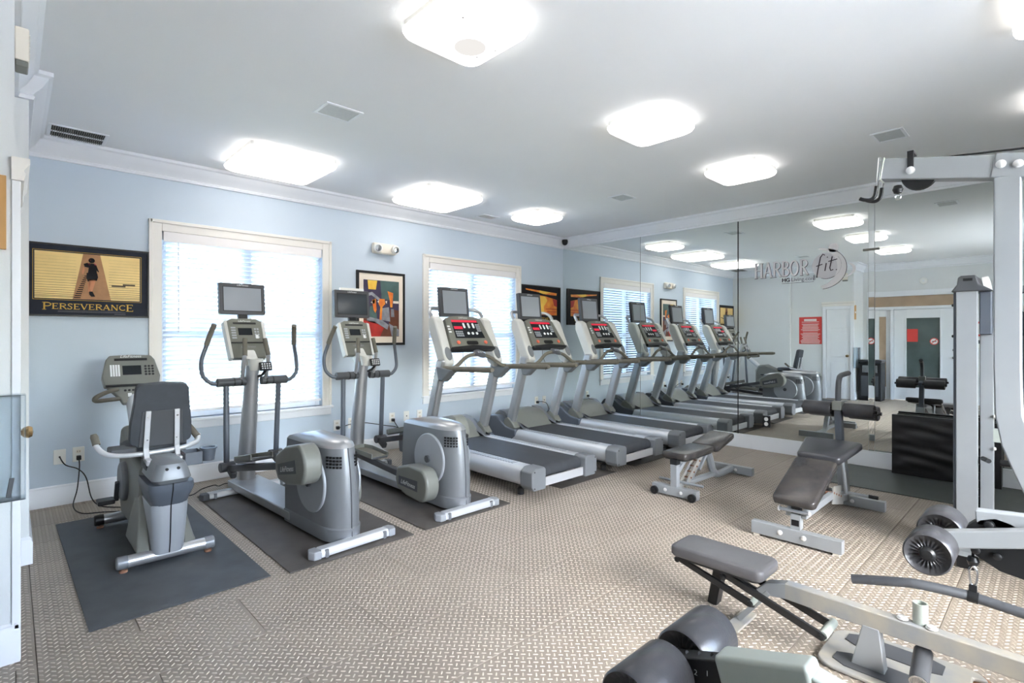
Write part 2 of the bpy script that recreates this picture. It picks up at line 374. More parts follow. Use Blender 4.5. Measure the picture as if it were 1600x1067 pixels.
# crown moulding: profile (out from wall, z)
CR = [(0, MT), (.022, MT), (.028, MT+.02), (.02, MT+.03), (.028, MT+.045), (.06, MT+.075), (.085, MT+.118), (.09, MT+.13), (.112, MT+.14), (.112, ZC), (0, ZC)]
struct(MB().prism([(-p[0], p[1]) for p in CR], 'x', XA, 0).build('trim_1', 'trim_white'))
struct(MB().prism([(-p[0], p[1]) for p in CR], 'y', YF, 0).build('trim_2', 'trim_white'))
def sweep(path, normals, prof):
    secs = []
    for k, p in enumerate(path):
        n1 = V(normals[max(k-1, 0)]); n2 = V(normals[min(k, len(normals)-1)]); o = (n1+n2)/(1+n1.dot(n2)) if k and k < len(path)-1 else (n1 if k else n2)
        secs.append([V((p[0]+o.x*d, p[1]+o.y*d, z)) for d, z in prof])
    return MB().loft(secs)
struct(sweep([(XA, 0), (XA, YA), (XB, YA), (XB, YB), (XC, YB), (XC, YF)], [(1, 0), (0, -1), (1, 0), (0, -1), (1, 0)], CR).build('trim_3', 'trim_white', ang=25))
BBP = [(0, 0), (.018, 0), (.018, .135), (.012, .145), (.012, .16), (.004, .17), (0, .17)]
struct(MB().prism([(-p[0], p[1]) for p in BBP], 'x', XA, 0).build('baseboard_back', 'trim_white'))
w = sweep([(XA, 0), (XA, YA), (XB, YA), (XB, DY1+.075)], [(1, 0), (0, -1), (1, 0)], BBP)
for q in (sweep([(XB, DY0-.072), (XB, YB), (XC, YB), (XC, EY1+.075)], [(1, 0), (0, -1), (1, 0)], BBP), MB().prism([(XC+p[0], p[1]) for p in BBP], 'y', YF, EY0-.08)): w.add(q.v, q.f)
struct(w.build('baseboard_left', 'trim_white'))
w = MB(); w.bb(-.03, 0, YF, 0, 0, .165); w.bb(-.034, 0, YF, 0, .165, .172); struct(w.build('baseboard_right', 'trim_white'))
# ---- windows
def window(i, xa, xb):
    e = struct(empty('window_%d' % i, ((xa+xb)/2, 0, 0))); h = (xb-xa)/2; c = .095
    m = MB()
    def casing(x0, x1, z0, z1): m.bb(x0, x1, -.018, 0, z0, z1)
    casing(-h-c, -h, WZ0-.02, WZ1+c); casing(h, h+c, WZ0-.02, WZ1+c); casing(-h, h, WZ1, WZ1+c)
    m.bb(-h-c-.008, -h-c+.022, -.03, -.0, WZ0-.02, WZ1+c+.008); m.bb(h+c-.022, h+c+.008, -.03, 0, WZ0-.02, WZ1+c+.008); m.bb(-h-c, h+c, -.03, 0, WZ1+c-.022, WZ1+c+.008)
    m.build('casing', 'trim_cream', e, .004)
    MB().bb(-h-c-.02, h+c+.02, -.055, .06, WZ0-.028, WZ0).build('sill', 'trim_white', e, .006)
    MB().bb(-h-c-.005, h+c+.005, -.02, 0, WZ0-.105, WZ0-.028).build('apron', 'trim_white', e, .004)
    m = MB(); m.bb(-h, -h+.05, .07, .12, WZ0, WZ1); m.bb(h-.05, h, .07, .12, WZ0, WZ1); m.bb(-h+.05, h-.05, .07, .12, WZ1-.05, WZ1); m.bb(-h+.05, h-.05, .07, .12, WZ0, WZ0+.06)
    m.build('sash_frame', 'trim_white', e, .004)
    MB().bb(-.04, .04, .065, .125, WZ0+.06, WZ1-.05).build('mullion', 'trim_white', e, .004)
    zm = 1.45
    for s in (-1, 1):
        a, b = (-h+.05, -.04) if s < 0 else (.04, h-.05)
        MB().bb(a, b, .075, .115, zm-.025, zm+.025).build('meeting_rail', 'trim_white', e, .003)
        for z0, z1 in ((WZ0+.06, zm-.025), (zm+.025, WZ1-.05)): MB().bb(a, b, .093, .097, z0, z1).build('pane', 'pane_clear', e)
for i, (a, b) in enumerate(WIN): window(i+1, a, b)
def blind(xa, xb, label):
    e = empty('window_blind', ((xa+xb)/2, .02, WZ1), label=label, cat='blind', group='slatted blinds in the windows'); h = (xb-xa)/2-.012
    MB().bb(-h, h, -.03, .025, -.075, -.004).build('headrail', 'blind_white', e, .006)
    MB().bb(-h, h, -.038, -.031, -.095, -.002).build('valance', 'blind_white', e, .003)
    n = 36; z0 = -.105; step = (WZ1-WZ0-.105-.07)/(n)
    t = R(-30); mb = MB(); pr = [(-.026, -.003), (0, .0015), (.026, -.003), (.026, -.0005), (0, .004), (-.026, -.0005)]
    c, s = math.cos(t), math.sin(t)
    mb.prism([(p[0]*c-p[1]*s, p[0]*s+p[1]*c) for p in pr], 'x', -h+.004, h-.004); base = mb.build('slat', 'slat', e)
    for k in range(n):
        o = base if k == 0 else base.copy()
        if k: COL.objects.link(o)
        o.location = (0, 0, z0-k*step); o.rotation_euler = (random.uniform(-.05, .05), random.uniform(-.0006, .0006), 0)
    zb = z0-n*step
    MB().bb(-h, h, -.025, .025, zb-.012, zb+.012).build('bottom_rail', 'blind_white', e, .004)
    for x in (-h*.72, 0, h*.72): MB().cyl((x, -.03, -.08), (x, -.03, zb), .0016, 6).build('ladder_cord', 'paper_white', e)
    MB().cyl((-h+.12, -.045, -.09), (-h+.12, -.045, -.95), .005, 8).build('tilt_wand', 'paper_white', e)
blind(*WIN[0], 'white slatted blind in the window behind the elliptical trainers')
blind(*WIN[1], 'white slatted blind in the window behind the treadmills')
# ---- closet door (door_1) and entry (door_2)
d = struct(empty('door_1', (XB, (DY0+DY1)/2, 0))); hw = (DY1-DY0)/2
m = MB()
m.bb(-.01, .02, -hw-.07, -hw, 0, DZ+.07); m.bb(-.01, .02, hw, hw+.07, 0, DZ+.07); m.bb(-.01, .02, -hw, hw, DZ, DZ+.07)
m.build('casing', 'trim_white', d, .004)
MB().prism([(-.01, DZ+.07), (.03, DZ+.07), (.036, DZ+.10), (.03, DZ+.115), (.05, DZ+.15), (.05, DZ+.17), (-.01, DZ+.17)], 'y', -hw-.085, hw+.085).build('cap_moulding', 'trim_cream', d)
slab = MB().bb(-.045, -.008, -hw+.003, hw-.003, .008, DZ-.003).build('door_slab', 'door_white', d, .003)
for z0, z1 in ((.2, .82), (.95, 1.5), (1.6, 1.88)):
    m = MB(); m.bb(-.009, -.002, -hw+.09, hw-.09, z0, z1); m.build('raised_panel', 'door_white', slab, .006)
k = MB(); k.lathe([(.026, 0), (.026, .006), (.012, .01), (.012, .03), (.024, .04), (.028, .055), (.022, .068), (.0, .072)], (-.008, -hw+.06, .98), (1, 0, 0), 20); k.build('knob', 'brass', d)
d = struct(empty('door_2', (XC, 0, 0)))
m = MB()
def fr(y0, y1, z0, z1, mm=None): (mm or m).bb(-.09, .03, y0, y1, z0, z1)
fr(EY0, EY0+.06, 0, 2.36); fr(EY1-.06, EY1, 0, 2.36); fr(EY0+.06, EY1-.06, 2.31, 2.36); fr(EY0+.06, EY1-.06, 2.02, 2.08); fr(-3.25, -3.19, 0, 2.02)
m.build('frame', 'trim_white', d, .005)
m = MB(); m.bb(0, .025, EY0-.07, EY0, 0, 2.43); m.bb(0, .025, EY1, EY1+.07, 0, 2.43); m.bb(0, .025, EY0, EY1, 2.36, 2.43); m.build('casing', 'trim_white', d, .004)
MB().bb(-.045, -.035, EY0+.06, EY1-.06, 2.08, 2.31).build('transom_pane', 'frost_tan', d)
sl = MB(); sl.bb(-.06, -.02, -3.19, -3.10, 0, 2.02); sl.bb(-.06, -.02, -2.97, -2.88, 0, 2.02); sl.bb(-.06, -.02, -3.10, -2.97, 1.86, 2.02); sl.bb(-.06, -.02, -3.10, -2.97, 0, .28)
sl.build('sidelight_frame', 'door_white', d, .004); MB().bb(-.045, -.035, -3.10, -2.97, .28, 1.86).build('sidelight_pane', 'frost_tan', d)
y0, y1 = EY0+.065, -3.255; dl = MB(); gy0, gy1 = y0+.30, y1-.22
dl.bb(-.06, -.015, y0, gy0, .01, 2.015); dl.bb(-.06, -.015, gy1, y1, .01, 2.015); dl.bb(-.06, -.015, gy0, gy1, .01, .30); dl.bb(-.06, -.015, gy0, gy1, 1.82, 2.015)
dl = dl.build('door_leaf', 'door_white', d, .004)
m = MB(); t = .03
m.bb(-.016, -.004, gy0-t, gy0, .30-t, 1.82+t); m.bb(-.016, -.004, gy1, gy1+t, .30-t, 1.82+t); m.bb(-.016, -.004, gy0, gy1, .30-t, .30); m.bb(-.016, -.004, gy0, gy1, 1.82, 1.82+t); m.build('glazing_bead', 'door_white', dl, .004)
MB().bb(-.042, -.034, gy0, gy1, .30, 1.82).build('glass_pane', 'pane_dark', dl)
MB().bb(-.034, -.032, gy1-.20, gy1-.01, 1.30, 1.58).build('notice_sticker', 'sign_red', dl)
m = MB(); m.mi = 1; m.lathe([(.075, 0), (.075, .001)], (-.034, gy0+.1, 1.31), (1, 0, 0), 24); m.mi = 0
ring = [(0, 0)]; m.tube([(-.031, gy0+.1+.068*math.cos(R(a)), 1.31+.068*math.sin(R(a))) for a in range(0, 360, 15)], .008, 6, True); m.beam((-.031, gy0+.055, 1.355), (-.031, gy0+.145, 1.265), .014, .004, (1, 0, 0)); m.mi = 2; m.bb(-.033, -.031, gy0+.06, gy0+.14, 1.303, 1.317)
m.build('no_smoking_sticker', ['sign_red', 'paper_white', 'dark'], dl)
k = MB(); k.lathe([(.028, 0), (.028, .008), (.012, .012), (.012, .03), (.026, .042), (.026, .06), (.0, .066)], (-.015, y0+.07, .97), (1, 0, 0), 18); k.build('knob', 'chrome', dl)
k = MB(); k.lathe([(.028, 0), (.026, .014), (0, .016)], (-.015, y0+.07, 1.13), (1, 0, 0), 18); k.build('deadbolt', 'chrome', dl)
# ---- mirror wall
ys = [(-.004, -1.508), (-1.514, -2.952), (-2.966, -4.375), (-4.437, -5.87), (-5.876, -7.28)]
ml = ['tall frameless mirror panel next to the window wall corner', 'tall frameless mirror panel behind the treadmill nearest the mirrors', 'tall frameless mirror panel with the frosted fitness logo', 'tall frameless mirror panel behind the black folded mat', 'tall frameless mirror panel behind the weight machine, last of the row']
for (a, b), lb in zip(ys, ml):
    tag(MB().bb(-.012, -.003, b, a, .172, MT).build('wall_mirror', 'mirror', smooth=False), lb, 'mirror', 'wall mirror panels')
for k, (a, b, mt_) in enumerate(((-2.953, -2.965, 'dark'), (-1.5085, -1.5135, 'grey_warm'))): struct(MB().bb(-.0135, -.003, b, a, .172, MT).build('trim_%d' % (k+4), mt_))
st = MB(); st.prism([(-.018, -4.379), (-.009, -4.379), (-.009, -4.433), (-.014, -4.433)], 'z', .172, MT); tag(st.build('mirror_strip', 'mirror', smooth=False), 'narrow slanted strip of mirror glass with a clip on it', 'mirror')
cl = MB(); cl.bb(-.03, -.016, -4.478, -4.328, 2.352, 2.376); tag(cl.build('mirror_clip', 'grey_warm', bev=.002), 'small metal clip holding the mirror strip', 'clip')
e = empty('mirror_outlet', (-.012, -3.31, .365), label='black outlet plate with white sockets set in mirror', cat='outlet')
MB().bb(-.008, 0, -.045, .045, -.07, .07).build('outlet_plate', 'black_plastic', e, .003)
for z in (-.03, .03): MB().cyl((-.008, 0, z), (-.012, 0, z), .024, 18).build('socket', 'white_plastic', e)
# logo on the mirror
e = empty('mirror_logo', (-.014, -3.67, 2.2), label='frosted fitness logo lettering with swoosh on mirror', cat='sign')
LF = lambda a, b: V((-.002, -a, b))
serif_text('HARBOR', .19, .62, lambda a, b: V((-.0012, -(a-.195), b-.064)), 'decal_dark', 'lettering_shadow', e)  # dark offset copy drawn as the shadow of the letters on the glass
serif_text('HARBOR', .19, .62, lambda a, b: LF(a-.20+.0, b-.06), 'decal_white', 'brand_lettering', e)
MX = Matrix(((0, 0, -1, -.002), (-1, 0, 0, 0), (0, 1, 0, 0), (0, 0, 0, 1)))
def TM(a, b): return Matrix.Translation((0, -a, b)) @ MX
text_mesh('HG', .062, TM(-.135, -.105), 'decal_dark', 'website_lettering', e, bold=.0016)
text_mesh('Living.com', .062, TM(.055, -.105), 'decal_grey', 'website_lettering', e)
m = MB(); m.strokes([([(.17, -.13), (.17, -.07)], .004), ([(-.18, -.142), (.17, -.142)], .003)], lambda p: LF(p.x, p.y)); m.build('website_bracket', 'decal_dark', e, smooth=False)
m = MB(); m.strokes([([(.20, -.1), (.215, .0), (.24, .13), (.265, .165), (.285, .15)], .012), ([(.195, .03), (.26, .05)], .010), ([(.285, -.03), (.30, .06)], .012), ([(.31, .12), (.312, .13)], .012), ([(.36, .13), (.335, .0), (.345, -.03), (.37, -.02)], .012), ([(.32, .075), (.41, .095)], .010), ([(.40, -.03), (.403, -.02)], .012)], lambda p: V((-.004, -p.x, p.y))); m.build('script_lettering', 'decal_dark', e, smooth=False)
m = MB(); m.poly([V((-.0012, -p[0], p[1])) for p in arc(.30, .03, .15, 0, 350, 36)]); m.build('disc', 'decal_disc', e, smooth=False)
def cres(o1, i1): m = MB(); k = len(o1); m.add([LF(*p) for p in o1] + [LF(*p) for p in i1], [(i, i+1, k+i+1, k+i) for i in range(k-1)]); return m
cres(arc(.24, .0, .26, 92, -85, 24, .235), arc(.20, .01, .21, 88, -80, 24, .215)).build('swoosh', 'decal_white', e, smooth=False)
m = MB(); m.strokes([(arc(.24, .0, .262, 60, -85, 24, .237), .004)], lambda p: LF(p.x, p.y)); m.build('swoosh_edge', 'decal_dark', e, smooth=False)
m = MB(); m.strokes([(arc(.30, .03, .15, 40, -110, 24), .004)], lambda p: LF(p.x, p.y)); m.build('disc_edge', 'decal_dark', e, smooth=False)
cres(arc(.47, -.03, .12, 60, -100, 14, .085), arc(.455, -.03, .105, 60, -100, 14, .08)).build('swoosh', 'decal_white', e, smooth=False)
m = MB(); m.poly([LF(*p) for p in arc(.372, .225, .052, 0, 355, 28)]); m.build('dot', 'decal_white', e, smooth=False)
# ---- ceiling lights
def light_fixture(x, y, label, sz=.51):
    e = empty('ceiling_light', (x, y, ZC), label=label, cat='ceiling light', group='square ceiling lights')
    m = MB(); m.prism(rrect(sz-.03, sz-.03, .03), 'z', -.035, 0); m.build('housing', 'white_plastic', e)
    S = lambda w, z, r: [V((p[0], p[1], z)) for p in rrect(w, w, r)]
    MB().loft([S(sz-.02, -.035, .05), S(sz, -.04, .06), S(sz, -.055, .06), S(sz-.015, -.075, .07), S(sz-.05, -.088, .08)]).build('diffuser', 'lamp_diffuser', e); return e
for x, y, lb, sz in [(-4.95, -.79, 'large square ceiling light by the window wall above the elliptical trainers', .78), (-3.18, -.81, 'large square ceiling light by the window wall before the treadmills', .78), (-1.66, -.96, 'small square ceiling light by the window wall nearest the corner camera', .52),
                 (-5.06, -3.68, 'square ceiling light with stained diffuser in the middle of the room', .5), (-3.24, -3.66, 'square ceiling light above the floor behind the treadmills', .5), (-1.64, -3.67, 'square ceiling light above the two benches', .52),
                 (-5.06, -6.2, 'square ceiling light over the entry side of the room', .5), (-3.14, -5.90, 'square ceiling light above the weight machine', .5), (-1.64, -5.92, 'square ceiling light above the weight tower', .5)]:
    lf = light_fixture(x, y, lb, sz)
    if 'stained' in lb:
        MB().lathe([(.03, 0), (.085, -.0015), (0, -.002)], (.07, .05, -.0885), (0, 0, 1), 28).build('diffuser_stain', 'lamp_stain', lf)
        for dx, dy in ((.19, -.02), (-.12, -.13), (.16, .1)): MB().lathe([(.006, 0), (.004, -.002), (0, -.0025)], (dx, dy, -.0885), (0, 0, 1), 8).build('dead_insect', 'grey_dark', lf)
# ================================================================ ceiling and wall fittings
def plate(name, u0, u1, y0, y1, label, cat, kind):
    e = empty(name, ((u0+u1)/2, (y0+y1)/2, ZC), label=label, cat=cat); a, b = (u1-u0)/2, (y1-y0)/2
    m = MB(); t = .022
    m.bb(-a, a, -b, -b+t, -.008, 0); m.bb(-a, a, b-t, b, -.008, 0); m.bb(-a, -a+t, -b+t, b-t, -.008, 0); m.bb(a-t, a, -b+t, b-t, -.008, 0); m.build('frame', 'trim_white', e, .002)
    if kind == 'slats':
        MB().bb(-a+t, a-t, -b+t, b-t, -.001, 0).build('duct', 'dark', e)
        n = 24; base = MB().box((0, 0, -.005), (.004, (b-t)*2, .010), Matrix.Rotation(R(25), 3, 'Y')).build('louvre', 'grey_warm', e)
        for k in range(n):
            o = base if k == 0 else base.copy()
            if k: COL.objects.link(o)
            o.location.x = -a+t+.012+k*(2*(a-t)-.024)/(n-1)
        MB().bb(-a+t, a-t, -.004, .004, -.011, -.001).build('crossbar', 'trim_white', e)
    elif kind == 'dark':
        MB().bb(-a+t, a-t, -b+t, b-t, -.002, 0).build('duct', 'grey_dark', e)
        for k in range(6): MB().box((0, -b+t+.012+k*(2*(b-t)-.024)/5, -.005), ((a-t)*2, .012, .003), Matrix.Rotation(R(35), 3, 'X')).build('louvre', 'white_plastic', e)
    else:
        MB().bb(-a+t, a-t, -b+t, b-t, -.004, 0).build('grille_cloth', 'grille_grey', e)
plate('air_vent', -6.565, -6.19, -.46, -.125, 'dark louvred air vent in ceiling above the runner poster', 'vent', 'slats')
plate('air_vent', -2.2, -1.9, -.49, -.30, 'small louvred air vent between two ceiling lights', 'vent', 'dark')
plate('ceiling_speaker', -5.18, -4.90, -2.29, -2.05, 'flush square ceiling speaker with grey grille above elliptical trainers', 'speaker', 'cloth')
plate('ceiling_speaker', -1.69, -1.42, -2.36, -2.14, 'flush square ceiling speaker above the treadmills', 'speaker', 'cloth')
plate('ceiling_speaker', -1.73, -1.46, -4.97, -4.75, 'flush square ceiling speaker above the decline bench', 'speaker', 'cloth')
# dome camera in the corner
e = empty('security_camera', (-.10, -.12, MT+.09), label='small black dome security camera in the ceiling corner', cat='camera')
MB().lathe([(.045, .04), (.05, .03), (.05, 0), (.0, -.001)], (0, 0, 0), (0, 0, 1)).build('mount', 'black_plastic', e)
MB().lathe([(.046, 0), (.044, -.02), (.034, -.038), (.018, -.048), (0, -.05)], (0, 0, 0), (0, 0, 1)).build('dome', 'black_plastic', e)
# emergency light
e = empty('emergency_light', (-3.43, 0, 2.50), label='cream emergency light with two lamp heads on blue wall', cat='emergency light')
MB().bb(-.16, .16, -.07, 0, -.065, .065).build('body', 'cream_plastic', e, .02, 3)
for s in (-1, 1):
    h = MB(); h.lathe([(.03, 0), (.052, .02), (.055, .05), (.045, .06), (0, .062)], (s*.115, -.06, .0), (s*.15, -1, -.15), 20); h.build('lamp_head', 'white_plastic', e)
    MB().lathe([(.04, 0), (.036, .006), (0, .008)], V((s*.115, -.06, 0)) + V((s*.15, -1, -.15)).normalized()*.06, (s*.15, -1, -.15), 20).build('lens', 'chrome', e)
# motion sensor box on the left wall
e = empty('motion_sensor', (XB, -2.5, 2.75), label='small beige alarm box above the closet door', cat='sensor')
MB().bb(0, .05, -.05, .05, -.07, .08).build('case', 'cream_plastic', e, .006); MB().bb(.002, .047, -.049, .049, -.10, -.07).build('lens_cover', 'grey_warm', e, .006)
for k in range(7): MB().bb(.05, .053, -.035, .035, -.03+k*.014, -.025+k*.014).build('louvre', 'white_plastic', e)
# signs on left wall
def board(name, x, ya, yb, za, zb, material, label, cat='sign'):
    e = empty(name, (x, (ya+yb)/2, (za+zb)/2), label=label, cat=cat); a, b = (yb-ya)/2, (zb-za)/2
    MB().bb(0, .006, -a, a, -b, b).build('board', material, e, .001); return e, a, b
e, a, b = board('notice_sign', XB, -2.03-.0, -1.55, 1.24, 1.87, 'sign_red', 'red rules notice with white lines of text beside closet door')
m = MB(); zz = b-.06
for k in range(22):
    if k in (3, 11): zz -= .02; continue
    wd = a*(.55 if k < 2 else random.uniform(.65, .88)); m.bb(.0062, .0072, -wd, wd, zz-.009, zz+(.012 if k < 2 else 0)); zz -= .0265
m.build('printed_lines', 'paper_white', e)
e, a, b = board('notice_sign', XC, -4.92, -4.60, 1.42, 1.72, 'sign_red', 'red sign on the wall beside the glass entry door')
MB().bb(.0062, .0072, -a+.04, a-.04, -b+.04, b-.04).build('printed_panel', 'paper_white', e)
e = empty('room_sign', (XB-.026-.07, YB, 1.955), label='tan wall plaque on the wall end beside closet door', cat='sign'); MB().bb(-.07, .07, -.012, 0, -.16, .16).build('plaque', 'sign_tan', e, .002); MB().bb(-.04, .04, -.0135, -.012, -.02, .02).build('raised_mark', 'paper_white', e)
e = empty('thermostat', (XC, -4.68, 1.28), label='white wall thermostat below the red sign', cat='thermostat'); MB().bb(0, .03, -.07, .07, -.09, .09).build('case', 'white_plastic', e, .008); MB().bb(.03, .033, -.03, .03, -.01, .06).build('display', 'grey_dark', e)
e = empty('smoke_detector', (XC, -3.78, 2.62), label='round white wall detector above the glass entry door', cat='detector'); MB().lathe([(.075, 0), (.075, .02), (.06, .035), (0, .04)], (0, 0, 0), (1, 0, 0)).build('case', 'white_plastic', e); MB().lathe([(.02, .038), (.018, .044), (0, .045)], (0, 0, 0), (1, 0, 0)).build('grille', 'trim_white', e)
# clear acrylic box on the wall end
e = empty('wall_dispenser', (XB-.08, YB, .72), label='clear acrylic wall box with dark latch beside closet door', cat='wall box')
m = MB(); w_, h_, dd = .115, .45, .09
m.bb(-.12, w_, -dd, -dd+.004, 0, h_); m.bb(w_-.004, w_, -dd+.004, 0, 0, h_); m.bb(-.12, -.116, -dd+.004, 0, 0, h_); m.bb(-.116, w_-.004, -dd+.004, 0, 0, .004); m.bb(-.116, w_-.004, -dd+.004, 0, h_-.004, h_)
m.build('case', 'acrylic', e); m = MB(); m.beam((.072, -dd-.004, .10), (.060, -dd-.004, .02), .016, .012, (0, 1, 0)); m.build('latch', 'grey_dark', e, .003)
# waste bin by the entry (seen in the mirror)
e = empty('trash_can', (-7.1, -2.93, 0), label='black trash can with steel door beside the entry sidelight', cat='trash can')
MB().bb(-.2, .2, -.21, .21, .03, .84).build('body', 'black_plastic', e, .02); MB().bb(-.19, .19, -.2, .2, 0, .03).build('base', 'dark', e)
MB().bb(-.21, .21, -.22, .22, .84, .9).build('lid', 'black_soft', e, .02); MB().bb(.2, .212, -.16, .16, .1, .55).build('service_door', 'grey_dark', e, .006); MB().bb(.2, .21, -.14, .14, .62, .78).build('flap', 'stainless', e, .006)
# ---- wall outlets
def outlet(x, z, label, blank=False, plug=False):
    e = empty('wall_outlet', (x, 0, z), label=label, cat='outlet', group='white wall outlets')
    MB().bb(-.04, .04, -.006, 0, -.062, .062).build('cover_plate', 'white_plastic', e, .003)
    if blank: MB().cyl((0, -.006, 0), (0, -.012, 0), .007, 12).build('cable_jack', 'black_plastic', e)
    else:
        for dz in (-.024, .024):
            MB().prism([(p[0], p[1]+dz) for p in rrect(.034, .03, .01)], 'y', -.009, -.006).build('socket', 'cream_plastic', e)
            m = MB(); m.bb(-.009, -.006, -.0095, -.009, dz-.006, dz+.006); m.bb(.006, .009, -.0095, -.009, dz-.006, dz+.006); m.build('slots', 'dark', e)
    if plug: MB().bb(-.016, .016, -.05, -.009, -.045, -.008).build('plug', 'black_plastic', e, .005)
outlet(-6.475, .405, 'blank white wall plate with cable jack beside the bike outlet', blank=True)
outlet(-6.352, .41, 'white wall outlet with black plug behind the recumbent bike', plug=True)
outlet(-4.03, .385, 'white wall outlet with black plug behind elliptical trainer column', plug=True)
outlet(-3.85, .39, 'white wall outlet behind the elliptical under the bar photo')
outlet(-3.30, .395, 'white wall outlet left of the treadmills with cords', plug=True)
outlet(-3.09, .395, 'white wall plate between elliptical and treadmill', blank=True)
outlet(-2.89, .393, 'white wall outlet behind the hood of the treadmill beside the elliptical')
outlet(-.665, .39, 'white wall outlet with black plug near the mirror corner', plug=True)
outlet(-.483, .385, 'white wall plate next to the mirror corner', blank=True)
# ---- framed pictures
def frame(name, x0, x1, z0, z1, border, bm, label, back='poster_navy', depth=.028):
    e = empty(name, ((x0+x1)/2, 0, (z0+z1)/2), label=label, cat='picture'); a, b = (x1-x0)/2, (z1-z0)/2
    m = MB(); m.bb(-a, a, -depth, 0, b-border, b); m.bb(-a, a, -depth, 0, -b, -b+border); m.bb(-a, -a+border, -depth, 0, -b+border, b-border); m.bb(a-border, a, -depth, 0, -b+border, b-border)
    m.build('picture_frame', bm, e, .002); MB().bb(-a+border, a-border, -depth+.008, 0, -b+border, b-border).build('backing', back, e); return e, a, b, -depth+.008
def quad(m, x0, x1, z0, z1, y): m.poly([(x0, y, z0), (x1, y, z0), (x1, y, z1), (x0, y, z1)])
e, a, b, y = frame('framed_poster', -6.685, -5.85, 1.588, 2.196, .014, 'black_plastic', 'black framed poster of runner on pier with gold title')
m = MB(); px0, px1, pz0, pz1 = -.365, .345, -.155, .235; quad(m, px0, px1, pz0, pz1, y-.001); m.build('print', 'print_yellow', e)
m = MB(); quad(m, px0-.012, px1+.012, pz0-.012, pz1+.012, y-.0006); m.build('gold_line', 'gold', e); m = MB(); quad(m, px0-.009, px1+.009, pz0-.009, pz1+.009, y-.0008); m.build('inner_border', 'poster_navy', e)
m = MB()
for k in range(17):
    z = pz0+.012+.34*(k/16)**1.25; th = .0040*(1-k/18)
    quad(m, px0, -.10+.0*k, z, z+th, y-.0014); quad(m, .12-.0*k, px1, z, z+th, y-.0014)
quad(m, .14, .24, -.035, -.022, y-.0014); quad(m, .22, .31, -.02, -.006, y-.0014); m.build('ripple_lines', 'print_line', e)
m = MB(); m.poly([(-.125, y-.0018, pz0), (.135, y-.0018, pz0), (.06, y-.0018, pz1), (-.055, y-.0018, pz1)]); m.build('pier', 'print_pier', e)
m = MB()
for k in range(12):
    z = pz0+.01+k*.017; xx = -.118+k*.0065; quad(m, xx, xx+.045-k*.0022, z, z+.008, y-.0022)
m.build('ladder_shadow', 'print_black', e)
fy = y-.003
def flat(name, material, polys): 
    m = MB()
    for p in polys: m.poly([(q[0], fy, q[1]) for q in p])
    m.build(name, material, e, smooth=False)
flat('runner_legs', 'print_skin', [[(-.02, .02), (.03, .02), (.02, -.03), (.006, -.085), (-.006, -.085), (-.012, -.03)], [(-.012, .02), (-.024, -.03), (-.022, -.09), (-.012, -.09), (-.006, -.02)], [(-.052, .13), (-.064, .08), (-.062, .06), (-.054, .06), (-.044, .1)]])
flat('runner_shorts', 'print_black', [[(-.032, .075), (.04, .075), (.046, .04), (.036, .01), (.0, .012), (-.024, .0), (-.034, .03)], [(-.016, -.085), (.008, -.085), (.026, -.128), (.0, -.13), (-.014, -.112)]])
flat('runner_top', 'print_black', [[(-.052, .15), (-.03, .16), (.03, .155), (.052, .09), (.046, .085), (.036, .1), (.038, .07), (-.024, .07), (-.018, .12), (-.045, .125)], arc(.002, .183, .022, 0, 350, 14)])
flat('runner_collar', 'print_pink', [[(-.022, .16), (-.006, .152), (-.012, .14), (-.026, .148)], [(.02, .16), (.032, .155), (.03, .14), (.018, .145)], [(-.012, .196), (.0, .19), (-.006, .176), (-.014, .18)]])
serif_text('PERSEVERANCE', .048, .62, lambda p, q: V((p-.01, y-.0014, q-.243)), 'gold', 'title_lettering', e, big=(0, 11))
m = MB(); quad(m, -.22, .21, -.2535, -.2525, y-.0014); quad(m, -.22, .24, -.265, -.263, y-.0014); quad(m, .16, .24, -.279, -.277, y-.0014); m.build('caption_lines', 'decal_grey', e)
e, a, b, y = frame('framed_photo', -3.79, -3.125, 1.31, 2.215, .03, 'black_plastic', 'black framed colour photo of bar taps with cream mat', 'matboard')
fy = y-.001; P = .245; Q = .345
flat('photo_ground', 'print_purple', [[(-P, -Q), (P, -Q), (P, Q), (-P, Q)]])
fy -= .0008
flat('photo_lamp', 'print_sun', [[(-.19, .36-.02), (-.06, .34), (-.08, .23), (-.18, .23)]])
flat('photo_panel', 'print_teal', [[(-.02, Q), (P, Q), (P, .1), (.0, .12)], [(-.16, .02), (-.08, .05), (-.06, -.15), (-.17, -.16)]])
flat('photo_counter', 'print_brown', [[(-P, -Q), (P, -Q), (P, -.02), (.12, .0), (.1, -.2), (-P, -.12)]])
fy -= .0008
flat('photo_copper', 'print_red', [[(-P, -Q), (-.02, -Q), (.03, -.24), (-.1, -.16), (-P, -.15)], [(-.24, .08), (-.18, .12), (-.17, -.1), (-.23, -.12)]])
flat('photo_chrome', 'print_steel', [[(-.23, .17), (-.13, .2), (-.02, .12), (-.03, .09), (-.14, .16), (-.23, .13)], [(-.2, -.1), (.0, -.14), (.1, -.2), (.08, -.26), (-.05, -.19), (-.2, -.16)], [(-.02, .0), (.1, .02), (.12, -.16), (-.02, -.14)], [(.13, .0), (.17, .0), (.18, -.1), (.13, -.1)]])
fy -= .0008
flat('photo_tap_handles', 'print_orange', [[(-.03, .12), (.04, .12), (.05, .06), (.01, .02), (.0, -.14), (-.03, -.14), (-.02, .02), (-.045, .06)], [(-.13, .1), (-.08, .12), (-.07, -.02), (-.085, -.06), (-.11, -.02)], [(.08, .22), (.16, .2), (.155, .1), (.15, .02), (.12, .02), (.115, .1)]])
